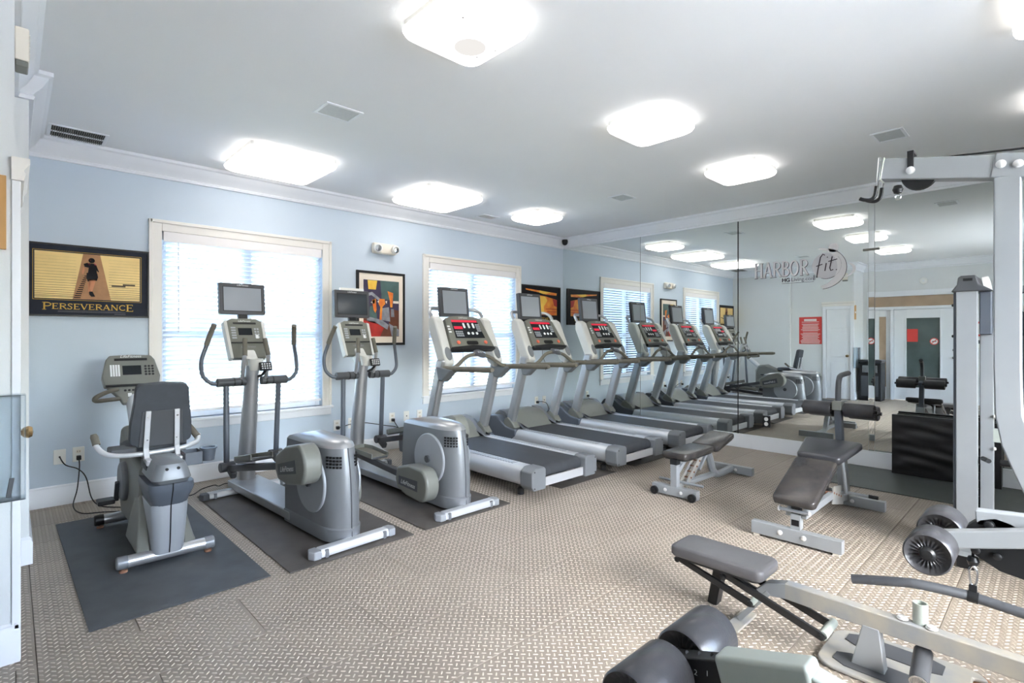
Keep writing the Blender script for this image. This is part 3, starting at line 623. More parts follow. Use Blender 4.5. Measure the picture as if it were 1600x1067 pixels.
flat('photo_glints', 'matboard', [[(-.15, .07), (-.09, .12), (-.1, .05)], [(-.06, .085), (-.04, .1), (-.035, .06)], [(.05, .09), (.075, .1), (.07, .06)], [(.16, .1), (.24, .1), (.24, .07), (.16, .07)]])
flat('photo_paper', 'print_steel', [[(.1, -.18), (P, -.26), (P, -.34), (.14, -.34)]])
e, a, b, y = frame('framed_poster', -1.022, -.10, 1.615, 2.235, .012, 'black_plastic', 'black framed sunset poster with gold title near mirror corner', 'print_black')
fy = y-.001
flat('print_sea', 'print_orange', [[(-.37, -.16), (.37, -.16), (.37, .1), (.1, .145), (-.1, .16), (-.37, .13)]])
flat('print_band', 'print_orange', [[(-.37, .25), (.0, .23), (.37, .21), (.36, .17), (.1, .175), (-.05, .2), (-.36, .23)]])
fy -= .0008
flat('print_glow', 'print_sun', [[(-.05, .235), (.22, .215), (.14, .19), (.04, .18), (-.06, .2)], [(-.1, .15), (.08, .14), (.14, .08), (.05, -.02), (.06, -.14), (-.06, -.14), (-.03, 0), (-.12, .08)]])
flat('print_edges', 'print_red', [[(.26, .11), (.37, .1), (.37, -.02), (.30, .0)], [(-.37, .13), (-.24, .14), (-.3, .02), (-.37, 0)], [(.1, -.055), (.37, -.05), (.37, -.06), (.1, -.065)], [(-.37, -.07), (-.1, -.075), (-.1, -.085), (-.37, -.08)], [(.12, -.1), (.36, -.095), (.36, -.105), (.12, -.11)]])
serif_text('ACHIEVEMENT', .046, .56, lambda p, q: V((p, y-.0014, q-.243)), 'gold', 'title_lettering', e, big=(0,))
m = MB(); quad(m, -.2, .25, -.27, -.268, y-.0014); m.build('caption_lines', 'decal_grey', e)
# ================================================================ floor mats
def mat_obj(x0, x1, y0, y1, material, label, rz=0):
    o = MB().bb(-(x1-x0)/2, (x1-x0)/2, -(y1-y0)/2, (y1-y0)/2, .0, .008).build('rubber_mat', material, None, .002, 1); o.location = ((x0+x1)/2, (y0+y1)/2, 0); o.rotation_euler.z = rz
    tag(o, label, 'mat', 'rubber machine mats')
mat_obj(-6.515, -5.675, -2.60, -.60, 'mat_rubber', 'dark grey rubber mat under the recumbent bike', R(.8))
mat_obj(-5.575, -4.70, -2.635, -.56, 'mat_rubber_brown', 'dark rubber mat under the elliptical trainer nearest the bike', R(.6))
mat_obj(-4.60, -3.73, -2.61, -.55, 'mat_rubber_brown', 'dark rubber mat under the elliptical trainer next to treadmills', R(1))
for x, lb in ((-2.64, 'treadmill beside the elliptical trainer'), (-1.42, 'middle treadmill'), (-.47, 'treadmill next to mirrors')):
    mat_obj(x-.43, x+.43, -2.62, -.5, 'mat_rubber_brown', 'dark rubber mat under the ' + lb)
mat_obj(-1.02, -.05, -6.1, -4.2, 'mat_rubber_green', 'black rubber mat in front of mirrors under weight tower')
# ================================================================ cords
def cord(pts, label, r=.0045): tag(MB().tube(smoothpath(pts, 6), r, 8).build('power_cord', 'cord'), label, 'cord')
cord([(-6.352, -.05, .375), (-6.352, -.08, .30), (-6.37, -.13, .14), (-6.40, -.2, .02), (-6.36, -.42, .006), (-6.24, -.52, .012), (-6.1, -.62, .012)], 'black cord from outlet running under recumbent bike')
cord([(-6.475, -.014, .405), (-6.44, -.05, .34), (-6.36, -.1, .30), (-6.31, -.12, .22), (-6.28, -.18, .06), (-6.23, -.3, .008), (-6.12, -.48, .014)], 'thin black cable from wall jack to recumbent bike')
cord([(-5.75, -.42, .012), (-5.62, -.5, .012), (-5.5, -.36, .014), (-5.42, -.44, .05), (-5.36, -.36, .014), (-5.28, -.32, .016), (-5.24, -.5, .016)], 'coiled black cord on floor beside elliptical trainer')
cord([(-3.30, -.05, .36), (-3.28, -.09, .3), (-3.2, -.18, .14), (-3.14, -.3, .014), (-3.1, -.46, .014)], 'black cord hanging from outlet to treadmill')
cord([(-4.03, -.05, .36), (-3.8, -.1, .40), (-3.5, -.14, .34), (-3.3, -.2, .28), (-3.16, -.3, .1), (-3.12, -.42, .014)], 'long black cord sagging along wall between outlets')
cord([(-.665, -.05, .37), (-.60, -.09, .37), (-.55, -.14, .32), (-.55, -.2, .1), (-.58, -.3, .014)], 'short black cord plugged in by the mirror corner')
# ================================================================ cardio machines
def panel_frame(y0, z0, y1, z1):
    """matrix mapping (a, b, c) = across, up the tilted panel, out towards the user (-y)"""
    up = V((0, y1-y0, z1-z0)).normalized(); ac = V((1, 0, 0)); out = ac.cross(up)
    return Matrix(((ac.x, up.x, out.x, 0), (ac.y, up.y, out.y, y0), (ac.z, up.z, out.z, z0), (0, 0, 0, 1)))
def pbox(m, M, a0, a1, b0, b1, c0, c1): m.prism([(a0, b0), (a1, b0), (a1, b1), (a0, b1)], 'z', c0, c1, M)
def monitor(parent, y, z0, wd, ht, tilt=8, screen='screen_light', strip=False):
    M = Matrix.Translation((0, y, z0)) @ Matrix.Rotation(R(90-tilt), 4, 'X')      # b up, c out to user
    m = MB(); m.prism([(p[0], p[1]+ht/2) for p in rrect(wd, ht, .012, 3)], 'z', -.03, .02, M); o = m.build('monitor', 'grey_dark', parent, .004)
    m = MB(); pbox(m, M, -wd/2+.035, wd/2-.035, .035, ht-.04, .0205, .0215); m.build('screen', screen, o)
    m = MB(); pbox(m, M, -wd/2+.028, wd/2-.028, .028, ht-.033, .0202, .0206); m.build('screen_bezel', 'black_plastic', o)
    text_mesh('LifeFitness', .024, M @ Matrix.Translation((0, ht-.018, .0208)), 'button_white', 'maker_lettering', o, shear=.3)
    m = MB(); m.prism([(p[0], p[1]+ht/2) for p in rrect(wd*.62, ht*.62, .03, 3)], 'z', -.065, -.03, M); m.build('monitor_back', 'black_plastic', o, .006)
    if strip: m = MB(); pbox(m, M, -wd*.3, wd*.38, ht, ht+.03, -.03, .0); m.build('top_strip', 'white_plastic', o, .004)
    return o
# ---------------------------------------------------------------- treadmill: local y = 0 at the rear edge, +y to the window wall
def make_treadmill():
    e = empty('treadmill')
    for s in (-1, 1):
        pr = [(s*.285, .10), (s*.285, .265), (s*.30, .272)] + [(s*x, z) for x, z in [(.385, .270), (.41, .262), (.43, .242), (.441, .21), (.441, .17), (.43, .135), (.41, .112), (.385, .10)]]
        MB().prism(pr, 'y', .10, 1.98).build('side_rail', 'silver_light', e, .004)
        m = MB()
        for k in range(34): m.bb(min(s*.315, s*.385), max(s*.315, s*.385), .28+k*.036, .28+k*.036+.02, .2715, .2745)
        m.build('foot_rail_tread', 'grey_disc', e)
        m = MB(); m.prism([(s*.275, .085), (s*.275, .26), (s*.295, .28), (s*.40, .28), (s*.45, .245), (s*.45, .12), (s*.42, .085)], 'y', -.03, .12); c = m.build('end_cap', 'grey_plastic', e, .012)
        m = MB(); m.cyl((s*.42, -.03, .25), (s*.42, -.034, .25), .006, 8); m.cyl((s*.42, -.03, .11), (s*.42, -.034, .11), .006, 8); m.build('cap_screws', 'black_plastic', c)
        MB().prism([(1.60, .10), (2.08, .10), (2.10, .28), (2.0, .40), (1.80, .41), (1.62, .30), (1.45, .272), (1.45, .20)], 'x', s*.30, s*.452).build('hood_side', 'grey_slate', e, .02, 3)
        # upright: leans back towards the runner
        MB().prism([(1.555, .24), (1.68, .24), (1.40, 1.17), (1.27, 1.17)], 'x', s*.345, s*.425).build('upright', 'silver', e, .028, 4)
        MB().prism([(1.53, .26), (1.70, .26), (1.67, .38), (1.60, .42), (1.52, .36), (1.46, .29)], 'x', s*.335, s*.436).build('upright_boot', 'grey_warm', e, .02, 3)
        # wing rises away from the runner
        wing = MB().prism([(1.245, 1.13), (1.31, 1.06), (1.40, 1.12), (1.58, 1.50), (1.585, 1.60), (1.53, 1.635), (1.46, 1.60)], 'x', s*.285, s*.40).build('console_wing', 'wing_white', e, .025, 4)
        M = panel_frame(1.245, 1.13, 1.46, 1.60); m = MB(); m.prism([(s*.342+p[0], p[1]+.11) for p in arc(0, 0, .042, 0, 345, 23, .075)], 'z', .0, .004, M); m.build('speaker_grille', 'grey_plastic', wing)
        # hand rail
        MB().tube([(s*.385, 1.36, 1.075), (s*.39, 1.2, 1.075), (s*.39, .58, 1.095), (s*.39, .545, 1.095)], [.034, .034, .034, .024], 16, flat=.8).build('hand_rail', 'grip_olive', e)
        MB().prism([(1.10, 1.07), (1.40, 1.10), (1.36, .95), (1.28, .94), (1.18, 1.02)], 'x', s*.335, s*.432).build('rail_joint', 'grey_plastic', e, .02, 3)
    MB().prism([(.04+.0, .185)] + [(.085+.06*math.cos(R(a)), .205+.06*math.sin(R(a))) for a in range(-150, -271, -15)] + [(1.62, .265), (1.62, .15)], 'x', -.272, .272).build('running_belt', 'belt_black', e)
    MB().bb(-.275, .275, .0, .018, .098, .175).build('rear_crossbar', 'silver_light', e, .003)
    m = MB(); m.bb(-.3, .3, .9, .96, .05, .10); m.bb(-.3, -.24, .15, 1.9, .06, .10); m.bb(.24, .3, .15, 1.9, .06, .10); m.build('chassis', 'grey_dark', e)
    for s in (-1, 1):
        for y in (.22, 1.85): MB().lathe([(.03, 0), (.03, .05), (.02, .062)], (s*.34, y, 0), (0, 0, 1), 14).build('levelling_foot', 'black_plastic', e)
    MB().prism([(1.48, .262), (1.66, .41), (1.76, .455), (1.94, .45), (2.10, .33), (2.11, .10), (1.48, .10)], 'x', -.30, .30).build('motor_hood', 'grey_warm', e, .03, 3)
    for s in (-1, 1): MB().prism([(1.40, .275), (1.48, .275), (1.76, .46), (1.86, .47), (1.80, .40), (1.55, .28)], 'x', s*.255, s*.34).build('hood_shoulder', 'grey_plastic', e, .02, 3)
    # console
    M = panel_frame(1.285, 1.275, 1.50, 1.62)
    top = [(-.25, .385), (-.15, .415), (0, .425), (.15, .415), (.25, .385)][::-1]
    con = MB().prism([(-.30, .0), (.30, .0)] + top, 'z', -.05, .012, M).build('console', 'panel_olive', e, .008)
    m = MB(); m.prism([(-.30, -.012), (.30, -.012), (.30, .02), (.0, .045), (-.30, .02)], 'z', -.055, .016, M); m.build('console_lip', 'black_plastic', con, .006)
    m = MB(); m.prism([(-.20, .13), (.21, .13), (.18, .365), (-.18, .365)], 'z', .012, .014, M); m.build('display', 'lcd', con)
    m = MB(); pbox(m, M, -.18, .175, .335, .362, .014, .0155); pbox(m, M, -.175, -.06, .245, .28, .014, .0155); m.build('led_readout', 'led_red', con)
    m = MB()
    for x in (-.03, .035, .10): m.prism([(x+p[0], .29+p[1]) for p in rrect(.026, .066, .012, 3)], 'z', .014, .018, M)
    for x in (-.005, .055, .115): m.prism([(x+p[0], .19+p[1]) for p in rrect(.032, .032, .014, 3)], 'z', .014, .018, M)
    m.build('large_buttons', 'button_white', con)
    m = MB()
    for i in range(3):
        for j in range(4): pbox(m, M, .135+i*.02, .149+i*.02, .215+j*.026, .234+j*.026, .014, .0165)
    for i in range(4):
        for j in range(3): pbox(m, M, -.175+i*.026, -.156+i*.026, .15+j*.026, .168+j*.026, .014, .0165)
    m.build('keypad', 'grey_disc', con)
    m = MB()
    for j in range(3): pbox(m, M, -.262, -.228, .20+j*.035, .218+j*.035, .012, .0145)
    m.build('side_buttons', 'button_white', con)
    m = MB(); m.prism([(p[0], .07+p[1]) for p in rrect(.16, .045, .02, 4)], 'z', .012, .016, M); m.build('accessory_slot', 'dark', con)
    for x in (-.19, .19): m = MB(); m.lathe([(.022, 0), (.022, .008), (.012, .012), (0, .013)], M @ V((x, .075, .012)), M.to_3x3() @ V((0, 0, 1)), 16); m.build('stop_button', 'button_orange', con)
    text_mesh('LifeFitness', .03, M @ Matrix.Translation((0, .395, .0126)), 'button_white', 'maker_lettering', con, shear=.3)
    MB().tube(smoothpath([(-.18, 1.25, 1.27), (-.185, 1.24, 1.18), (-.16, 1.22, 1.08), (-.175, 1.2, 1.0)], 5), .0022, 6).build('safety_lanyard', 'black_plastic', con)
    # bow of tube carrying the screen
    MB().tube(smoothpath([(-.345, 1.55, 1.58), (-.36, 1.60, 1.67), (-.31, 1.65, 1.715), (-.2, 1.68, 1.72), (.2, 1.68, 1.72), (.31, 1.65, 1.715), (.36, 1.60, 1.67), (.345, 1.55, 1.58)], 6), .019, 12).build('monitor_arm', 'silver', e)
    monitor(e, 1.63, 1.63, .40, .335, 6)
    MB().tube(smoothpath([(-.38, 1.18, 1.08), (-.30, 1.19, 1.11), (-.16, 1.2, 1.20), (0, 1.2, 1.215), (.16, 1.2, 1.18), (.30, 1.19, 1.10), (.38, 1.18, 1.08)], 6), .02, 12).build('cross_handle', 'grip_olive', e)
    pod = MB().lathe([(0, -.012), (.05, -.008), (.075, .004), (.06, .018), (0, .024)], (0, 1.19, 1.22), (0, -.55, .83), 20).build('sensor_pod', 'grey_dark', e)
    m = MB()
    for x in (-.03, 0, .03): m.box((x, 1.174, 1.242), (.018, .02, .006), Matrix.Rotation(R(33), 3, 'X'))
    m.build('pod_buttons', 'grey_disc', pod)
    return e
tm = make_treadmill()
G = 'treadmills facing the window wall'
for i, (x, lb) in enumerate(((-3.13, 'silver treadmill with attached screen beside the elliptical trainer'), (-1.90, 'silver treadmill with attached screen between two other treadmills'), (-.66, 'silver treadmill with attached screen right next to the mirrors'))):
    o = tm if i == 0 else copy_tree(tm); o.location = (x, -2.70, .0085); tag(o, lb, 'treadmill', G)
# ---------------------------------------------------------------- elliptical: local y, + to the window wall
def make_elliptical(loc, rz, ang, label, strip):
    e = empty('elliptical_trainer', loc, rz, label, 'elliptical', 'elliptical trainers facing the window wall')
    Zb = .008
    def stab(y, hw, mt, name):
        b = MB().prism([(-.045, 0), (.045, 0), (.045, .03), (.03, .05), (-.03, .05), (-.045, .03)], 'x', -hw, hw, Matrix.Translation((0, y, Zb+.006))).build(name, mt, e, .004)
        for s in (-1, 1):
            m = MB(); m.prism([(s*hw, -.047), (s*(hw+.05), -.047), (s*(hw+.07), 0), (s*(hw+.05), .047), (s*hw, .047)], 'z', Zb, Zb+.054, Matrix.Translation((0, y, 0))); m.build('stabilizer_cap', 'grey_disc' if y < 0 else 'grey_dark', b, .008)
        for s in (-1, 1): MB().bb(s*hw*.86-.012, s*hw*.86+.012, y-.05, y+.05, Zb, Zb+.05).build('stabilizer_clip', 'grey_plastic', b, .003)
    stab(-.93, .25, 'silver_light', 'rear_stabilizer'); stab(.90, .33, 'silver', 'front_stabilizer')
    MB().bb(-.135, .135, -.25, 1.02, .045, .115).build('base_frame', 'silver', e, .01)
    # drive housing
    def plan(wd, yf, yr, z, n=9):
        pts = [V((wd, yf, z))] + [V((wd*math.cos(R(-90*i/n)), yr + (.19)*(1-math.sin(R(90*i/n))), z)) for i in range(n+1)]
        pts += [V((-p.x, p.y, p.z)) for p in pts[::-1]]
        return pts
    h = MB().loft([plan(.128, -.16, -.90, .12), plan(.128, -.16, -.90, .3), plan(.124, -.165, -.88, .5), plan(.116, -.17, -.85, .655)]).build('drive_housing', 'grey_plastic', e, 0)
    MB().loft([plan(.130, -.155, -.905, .03), plan(.133, -.15, -.91, .115), plan(.128, -.16, -.9, .125)]).build('housing_skirt', 'grey_plastic', h)
    MB().loft([plan(.117, -.17, -.852, .652), plan(.112, -.20, -.84, .675), plan(.095, -.28, -.80, .697), plan(.06, -.38, -.72, .712)]).build('housing_cap', 'silver', h)
    MB().tube([(0, -.912, .03), (0, -.905, .12), (0, -.903, .3), (0, -.884, .5), (0, -.853, .655)], .003, 6).build('housing_seam', 'grey_dark', h)
    for s in (-1, 1):
        m = MB()
        for i in range(5):
            for j in range(4):
                t = R(-90*(.30+.1*i)); z = .53+.022*j; wd = .1215
                p = V((s*wd*math.cos(t), -.875+.19*(1+math.sin(t)) , z)); nn = V((s*math.cos(t), math.sin(t)*.8, 0)).normalized()
                m.box(p, (.008, .016, .014), V((1, 0, 0)).rotation_difference(nn).to_matrix())
        m.build('vent_slots', 'dark', h)
    cy, cz, cr = -.58, .40, .20
    MB().cyl((-.16, cy, cz), (.16, cy, cz), .03, 16).build('crank_axle', 'grey_dark', e)
    for s, a in ((-1, ang), (1, ang+180)):
        disc = MB().lathe([(.21, 0), (.21, .012), (.203, .018), (.0, .02)], (s*.124, cy, cz), (s, 0, 0), 48).build('crank_disc', 'grey_disc', e)
        py, pz = cy+cr*math.cos(R(a)), cz+cr*math.sin(R(a))
        lj = V((s*.235, .80-.10*math.cos(R(a))*-1, .31+.02*math.cos(R(a))))       # lower joint of the swing arm
        xs = s*.215; P0 = V((xs, py, pz)); dirv = (V((xs, lj.y, lj.z-.03))-P0).normalized(); n_ = V((0, -dirv.z, dirv.y))
        def LP(u, v): q = P0 + dirv*u + n_*v; return (q.y, q.z)
        # crank arm cover: blunt round rear end, tapered front
        out = [LP(-.11*math.cos(R(t)), .135*math.sin(R(t))) for t in range(-90, 91, 15)] + [LP(.16, .135), LP(.34, .085), LP(.36, -.02), LP(.33, -.09), LP(.2, -.128)]
        cov = MB().prism(out, 'x', s*.155, s*.285).build('crank_cover', 'grey_warm', e, .022, 3)
        ins = [LP(.02, -.055), LP(.30, -.055), LP(.30, .02), LP(.02, .035)]
        MB().prism(ins, 'x', s*.2845, s*.2865).build('badge_panel', 'grey_dark', cov)
        q = P0 + dirv*.16 + n_*-.02; ax = -1 if s < 0 else 1
        Mt = Matrix.Translation((s*.2872, q.y, q.z)) @ (Matrix(((0, 0, s, 0), (s*dirv.y*ax*s, 0, 0, 0), (0, 0, 0, 0), (0, 0, 0, 1))) if 0 else Matrix(((0, 0, s, 0), (s*dirv.y, n_.y, 0, 0), (s*dirv.z, n_.z, 0, 0), (0, 0, 0, 1))))
        text_mesh('LifeFitness', .05, Mt, 'button_white', 'maker_lettering', cov, shear=.3)
        pe = P0 + dirv*.33; link = MB().beam(P0+dirv*.3, V((xs, lj.y-.03, lj.z-.01)), .045, .055).build('pedal_link', 'grey_dark', e, .008)
        pm = (pe*.45 + V((xs, lj.y, lj.z))*.55) + V((0, 0, .06)); Rm = Matrix.Rotation(math.atan2(dirv.z, dirv.y), 4, 'X'); Mp = Matrix.Translation(pm) @ Rm
        m = MB(); m.prism([(-.08, -.2), (.08, -.2), (.09, .1), (.06, .2), (-.06, .2), (-.09, .1)], 'z', -.02, 0, Mp); ped = m.build('pedal', 'grey_dark', e, .008)
        m = MB(); rim = [(-.08, -.2), (-.09, .1), (-.06, .2), (.06, .2), (.09, .1), (.08, -.2)]
        for (p, q2) in zip(rim, rim[1:]): m.beam(Mp @ V((*p, .012)), Mp @ V((*q2, .012)), .012, .045)
        m.build('pedal_rim', 'grey_warm', ped, .004); m = MB(); m.prism([(-.07, -.19), (.07, -.19), (.08, .1), (.05, .185), (-.05, .185), (-.08, .1)], 'z', 0, .004, Mp); m.build('pedal_tread', 'grip_olive', ped)
        MB().cyl((s*.17, lj.y, lj.z), (s*.29, lj.y, lj.z), .042, 20).build('arm_joint', 'grey_dark', e, .008)
        MB().beam(V((xs, lj.y, lj.z)), V((xs, lj.y-.12, lj.z-.06)), .05, .06).build('joint_elbow', 'grey_dark', e, .012)
        hub = V((s*.225, .78, 1.02))
        MB().tube([lj + V((0, 0, .02)), hub], .023, 14).build('swing_arm', 'grey_slate', e)
        hb = MB().cyl((s*.065, .78, 1.02), (s*.30, .78, 1.02), .038, 24).build('pivot_hub', 'grey_dark', e, .006)
        for x0, x1 in ((.10, .115), (.16, .172)): MB().cyl((s*x0, .78, 1.02), (s*x1, .78, 1.02), .040, 24).build('hub_ring', 'black_plastic', hb)
        dy = .10*math.cos(R(a))
        MB().tube(smoothpath([(s*.28, .78, 1.015), (s*.34, .785, 1.02), (s*.40, .80-dy*.1, 1.09), (s*.40, .82-dy*.3, 1.21), (s*.365, .80-dy*.6, 1.33), (s*.355, .78-dy*.7, 1.39)], 6), .0165, 12).build('swing_handle', 'grey_slate', e)
        MB().tube([(s*.362, .80-dy*.6, 1.345), (s*.345, .77-dy*.75, 1.42), (s*.32, .72-dy*.9, 1.52)], .021, 12).build('hand_grip', 'grip_olive', e)
        # fixed inner handles
        MB().tube(smoothpath([(s*.10, .76, 1.04), (s*.105, .72, 1.18), (s*.10, .70, 1.26)], 4), .017, 12).build('fixed_handle', 'silver', e)
        MB().tube([(s*.10, .70, 1.25), (s*.085, .74, 1.40)], .02, 12).build('fixed_grip', 'grip_olive', e)
    MB().tube([(0, .955, .10), (0, .90, .5), (0, .82, 1.02), (0, .79, 1.16)], [.078, .07, .06, .055], 20).build('column', 'silver', e)
    MB().lathe([(.095, 0), (.09, .03), (.08, .04)], (0, .955, .085), (0, -.1, 1), 20).build('column_foot', 'silver', e)
    m = MB(); m.lathe([(.045, 0), (.062, .08), (.062, .10), (.052, .10), (.05, .09), (.036, .01)], (0, .73, 1.12), (0, -.1, 1), 20); m.build('cup_holder', 'wing_white', e)
    MB().prism([(.78, 1.10), (.90, 1.16), (1.02, 1.30), (.95, 1.36), (.80, 1.22)], 'x', -.055, .055).build('console_neck', 'wing_white', e, .015)
    M = panel_frame(.86, 1.22, 1.02, 1.585)
    con = MB().prism([(-.15, 0), (.15, 0), (.165, .36), (.1, .395), (-.1, .395), (-.165, .36)], 'z', -.05, .012, M).build('console', 'panel_olive', e, .01)
    for s in (-1, 1): m = MB(); m.prism([(s*.138, -.005), (s*.165, .0), (s*.18, .36), (s*.15, .375)], 'z', -.055, .018, M); m.build('side_trim', 'wing_white', con, .006)
    m = MB(); pbox(m, M, -.14, .14, .145, .152, .012, .022); m.build('divider', 'black_plastic', con)
    m = MB(); pbox(m, M, -.065, .055, .225, .295, .012, .0145); m.build('display', 'lcd', con)
    m = MB(); pbox(m, M, -.10, .10, .335, .352, .012, .0145); m.build('accessory_slot', 'black_plastic', con)
    m = MB()
    for i in range(4):
        for j in range(2): pbox(m, M, .075+j*.024, .092+j*.024, .195+i*.027, .213+i*.027, .012, .0155)
    for i in range(5): pbox(m, M, -.125, -.085, .19+i*.025, .205+i*.025, .012, .0145)
    m.build('keypad', 'grey_disc', con); m = MB(); pbox(m, M, .08, .105, .19, .225, .0155, .017); m.build('start_button', 'button_white', con)
    text_mesh('LifeFitness', .026, M @ Matrix.Translation((0, .365, .0126)), 'button_white', 'maker_lettering', con, shear=.3)
    text_mesh('LifeFitness', .03, M @ Matrix.Translation((0, .11, .0126)), 'decal_grey', 'maker_lettering', con, shear=.3)
    MB().beam((0, 1.02, 1.50), (0, 1.05, 1.70), .08, .03, (0, 1, 0)).build('monitor_bracket', 'black_plastic', e)
    monitor(e, 1.03, 1.62, .40, .29, 5, 'screen_dark' if strip else 'screen_light', strip)
    M = panel_frame(.62, 1.12, .65, 1.2); rm = MB(); rm.prism([(.0, 0), (.10, 0), (.10, .075), (.0, .075)], 'z', -.015, .01, M); rm = rm.build('remote_keypad', 'black_plastic', e, .004)
    m = MB()
    for i in range(4):
        for j in range(3): m.prism([(.018+i*.021+p[0], .016+j*.02+p[1]) for p in rrect(.012, .012, .004, 2)], 'z', .01, .013, M)
    m.build('remote_buttons', 'button_white', rm); MB().tube([(.05, .635, 1.12), (.04, .68, 1.08), (.03, .74, 1.06)], .012, 10).build('remote_stalk', 'black_plastic', e)
    return e
make_elliptical((-5.155, -1.60, 0), R(3.4), 126, 'silver grey elliptical trainer with dual arms next to recumbent bike', False)
make_elliptical((-4.12, -1.60, 0), R(.3), 248, 'silver grey elliptical trainer with dual arms next to treadmill', True)
# ---------------------------------------------------------------- recumbent bike: local y = 0 at rear foot
def make_bike():
    e = empty('recumbent_bike', (-6.06, -1.945, 0), 0, 'silver grey recumbent exercise bike with dark padded backrest', 'exercise bike')
    Z = .008
    for y, hw, mt, cap in ((0, .205, 'silver', 'grey_plastic'), (1.02, .215, 'silver', 'black_plastic')):
        f = MB().cyl((-hw, y, .065), (hw, y, .065), .036, 20).build('rear_foot' if y == 0 else 'front_foot', mt, e)
        for s in (-1, 1):
            MB().lathe([(.039, 0), (.039, .05), (.032, .056)], (s*hw, y, .065), (s, 0, 0), 20).build('foot_cap', cap, f)
            MB().lathe([(.022, 0), (.022, .012), (.012, .014), (.012, .035)], (s*(hw+.02), y, Z), (0, 0, 1), 14).build('levelling_foot', 'rust', f)
    MB().prism([(.42, .10), (1.02, .08), (1.10, .22), (1.10, .62), (1.02, .745), (.86, .76), (.66, .67), (.50, .60), (.2, .58), (.2, .42)], 'x', -.115, .115).build('drive_shroud', 'grey_warm', e, .04, 4)
    MB().cyl((-.15, .78, .38), (.15, .78, .38), .14, 32).build('crank_boss', 'grey_plastic', e, .02)
    for s in (-1, 1):
        MB().beam((s*.16, .78, .38), (s*.16, .86, .38+s*.15), .025, .03, (1, 0, 0)).build('crank_arm', 'grey_dark', e, .006)
        MB().bb(s*.17 if s > 0 else -.27, .27 if s > 0 else -.17, .80, .92, .37+s*.15, .40+s*.15).build('pedal', 'black_plastic', e, .008)
    MB().bb(-.07, .07, -.02, .62, .565, .615).build('seat_track', 'silver', e, .006); MB().bb(-.10, -.068, .08, .26, .575, .63).build('track_lever', 'black_plastic', e, .004)
    def ring(hx, y0, y1, z, r=.05): return [V((p[0], p[1]+(y0+y1)/2, z)) for p in rrect(hx*2, y1-y0, min(r, hx*.8, (y1-y0)*.4), 4)]
    pod = MB().loft([ring(.085, -.135, .22, .52), ring(.105, -.155, .25, .55), ring(.092, -.15, .25, .60), ring(.078, -.135, .22, .64), ring(.055, -.10, .2, .655)]).build('rear_pod', 'grey_plastic', e)
    MB().loft([ring(.093, -.10, .25, .385), ring(.118, -.15, .26, .475), ring(.122, -.155, .27, .49), ring(.118, -.16, .27, .525)]).build('pod_band', 'grey_slate', e)
    MB().loft([ring(.085, -.05, .26, .075), ring(.088, -.07, .27, .15), ring(.10, -.10, .3, .39)]).build('pod_leg', 'grey_disc', e)
    m = MB()
    for x in (-.03, .03): m.cyl((x, -.13, .615), (x, -.149, .615), .009, 12)
    m.build('pod_holes', 'dark', pod); MB().tube([(0, -.052, .08), (0, -.075, .15), (0, -.103, .39), (0, -.158, .49), (0, -.16, .53)], .003, 6).build('pod_seam', 'dark', e)
    for s in (-1, 1): MB().loft([[V((s*.09, -.02, .09)), V((s*.165, .02, .09)), V((s*.165, .42, .09)), V((s*.09, .5, .09))], [V((s*.09, .02, .14)), V((s*.155, .04, .12)), V((s*.15, .42, .16)), V((s*.09, .5, .16))], [V((s*.08, .24, .44)), V((s*.105, .26, .42)), V((s*.105, .38, .40)), V((s*.08, .44, .42))]]).build('side_skirt', 'grey_warm', e, .015, 3)
    # seat pad
    S = lambda z, k: [V((p[0]*k, p[1]*k+.44, z)) for p in rrect(.36, .34, .10, 5)]
    MB().loft([S(.645, .9), S(.66, 1), S(.69, 1), S(.705, .9)]).build('seat_pad', 'seat_fabric', e)
    # backrest
    tl = R(10); M = Matrix.Translation((0, .22, .715)) @ Matrix.Rotation(tl, 4, 'X')
    out = [(-.135, .0), (0, -.006), (.135, 0)] + arc(.135, .045, .035, -80, 0, 4) + [(.168, .14), (.15, .29)] + arc(.105, .365, .04, 10, 80, 4) + [(0, .412)] + [(-p[0], p[1]) for p in arc(.105, .365, .04, 10, 80, 4)[::-1]] + [(-.15, .29), (-.168, .14)] + [(-p[0], p[1]) for p in arc(.135, .045, .035, -80, 0, 4)[::-1]]
    o = MB().prism(out, 'y', -.03, .035, M).build('backrest', 'seat_fabric', e, .014, 3)
    MB().prism([(-.125, .0), (.125, .0), (.11, .235), (-.11, .235)], 'y', -.036, -.028, M).build('back_panel', 'grey_dark', o, .004)
    for s in (-1, 1):
        m = MB(); m.beam(M @ V((s*.078, -.044, .24)), M @ V((s*.085, -.046, -.01)), .03, .010, (0, 1, 0)); m.beam(M @ V((s*.085, -.046, -.008)), (s*.085, .12, .60), .03, .012, (0, 1, 0)); st = m.build('back_strut', 'silver_light', e, .003)
        m = MB(); 
        for z in (.2, .05): m.cyl(M @ V((s*.08, -.049, z)), M @ V((s*.08, -.053, z)), .006, 10)
        m.build('strut_bolts', 'chrome', st)
    MB().bb(-.1, .1, .06, .2, .605, .645).build('seat_carriage', 'silver_light', e, .01)
    MB().tube(smoothpath([(-.33, .33, .775), (-.32, .30, .72), (-.27, .25, .675), (-.15, .20, .665), (.1, .19, .675), (.19, .22, .69), (.225, .27, .70), (.24, .31, .735)], 6), .0155, 14).build('seat_handle', 'silver_light', e)
    MB().tube([(-.322, .31, .735), (-.332, .335, .785), (-.335, .34, .80)], [.021, .021, .016], 14).build('handle_grip', 'grip_olive', e)
    MB().tube([(.232, .29, .72), (.19, .40, .80), (.185, .41, .81)], [.021, .021, .016], 14).build('handle_grip', 'grip_olive', e)
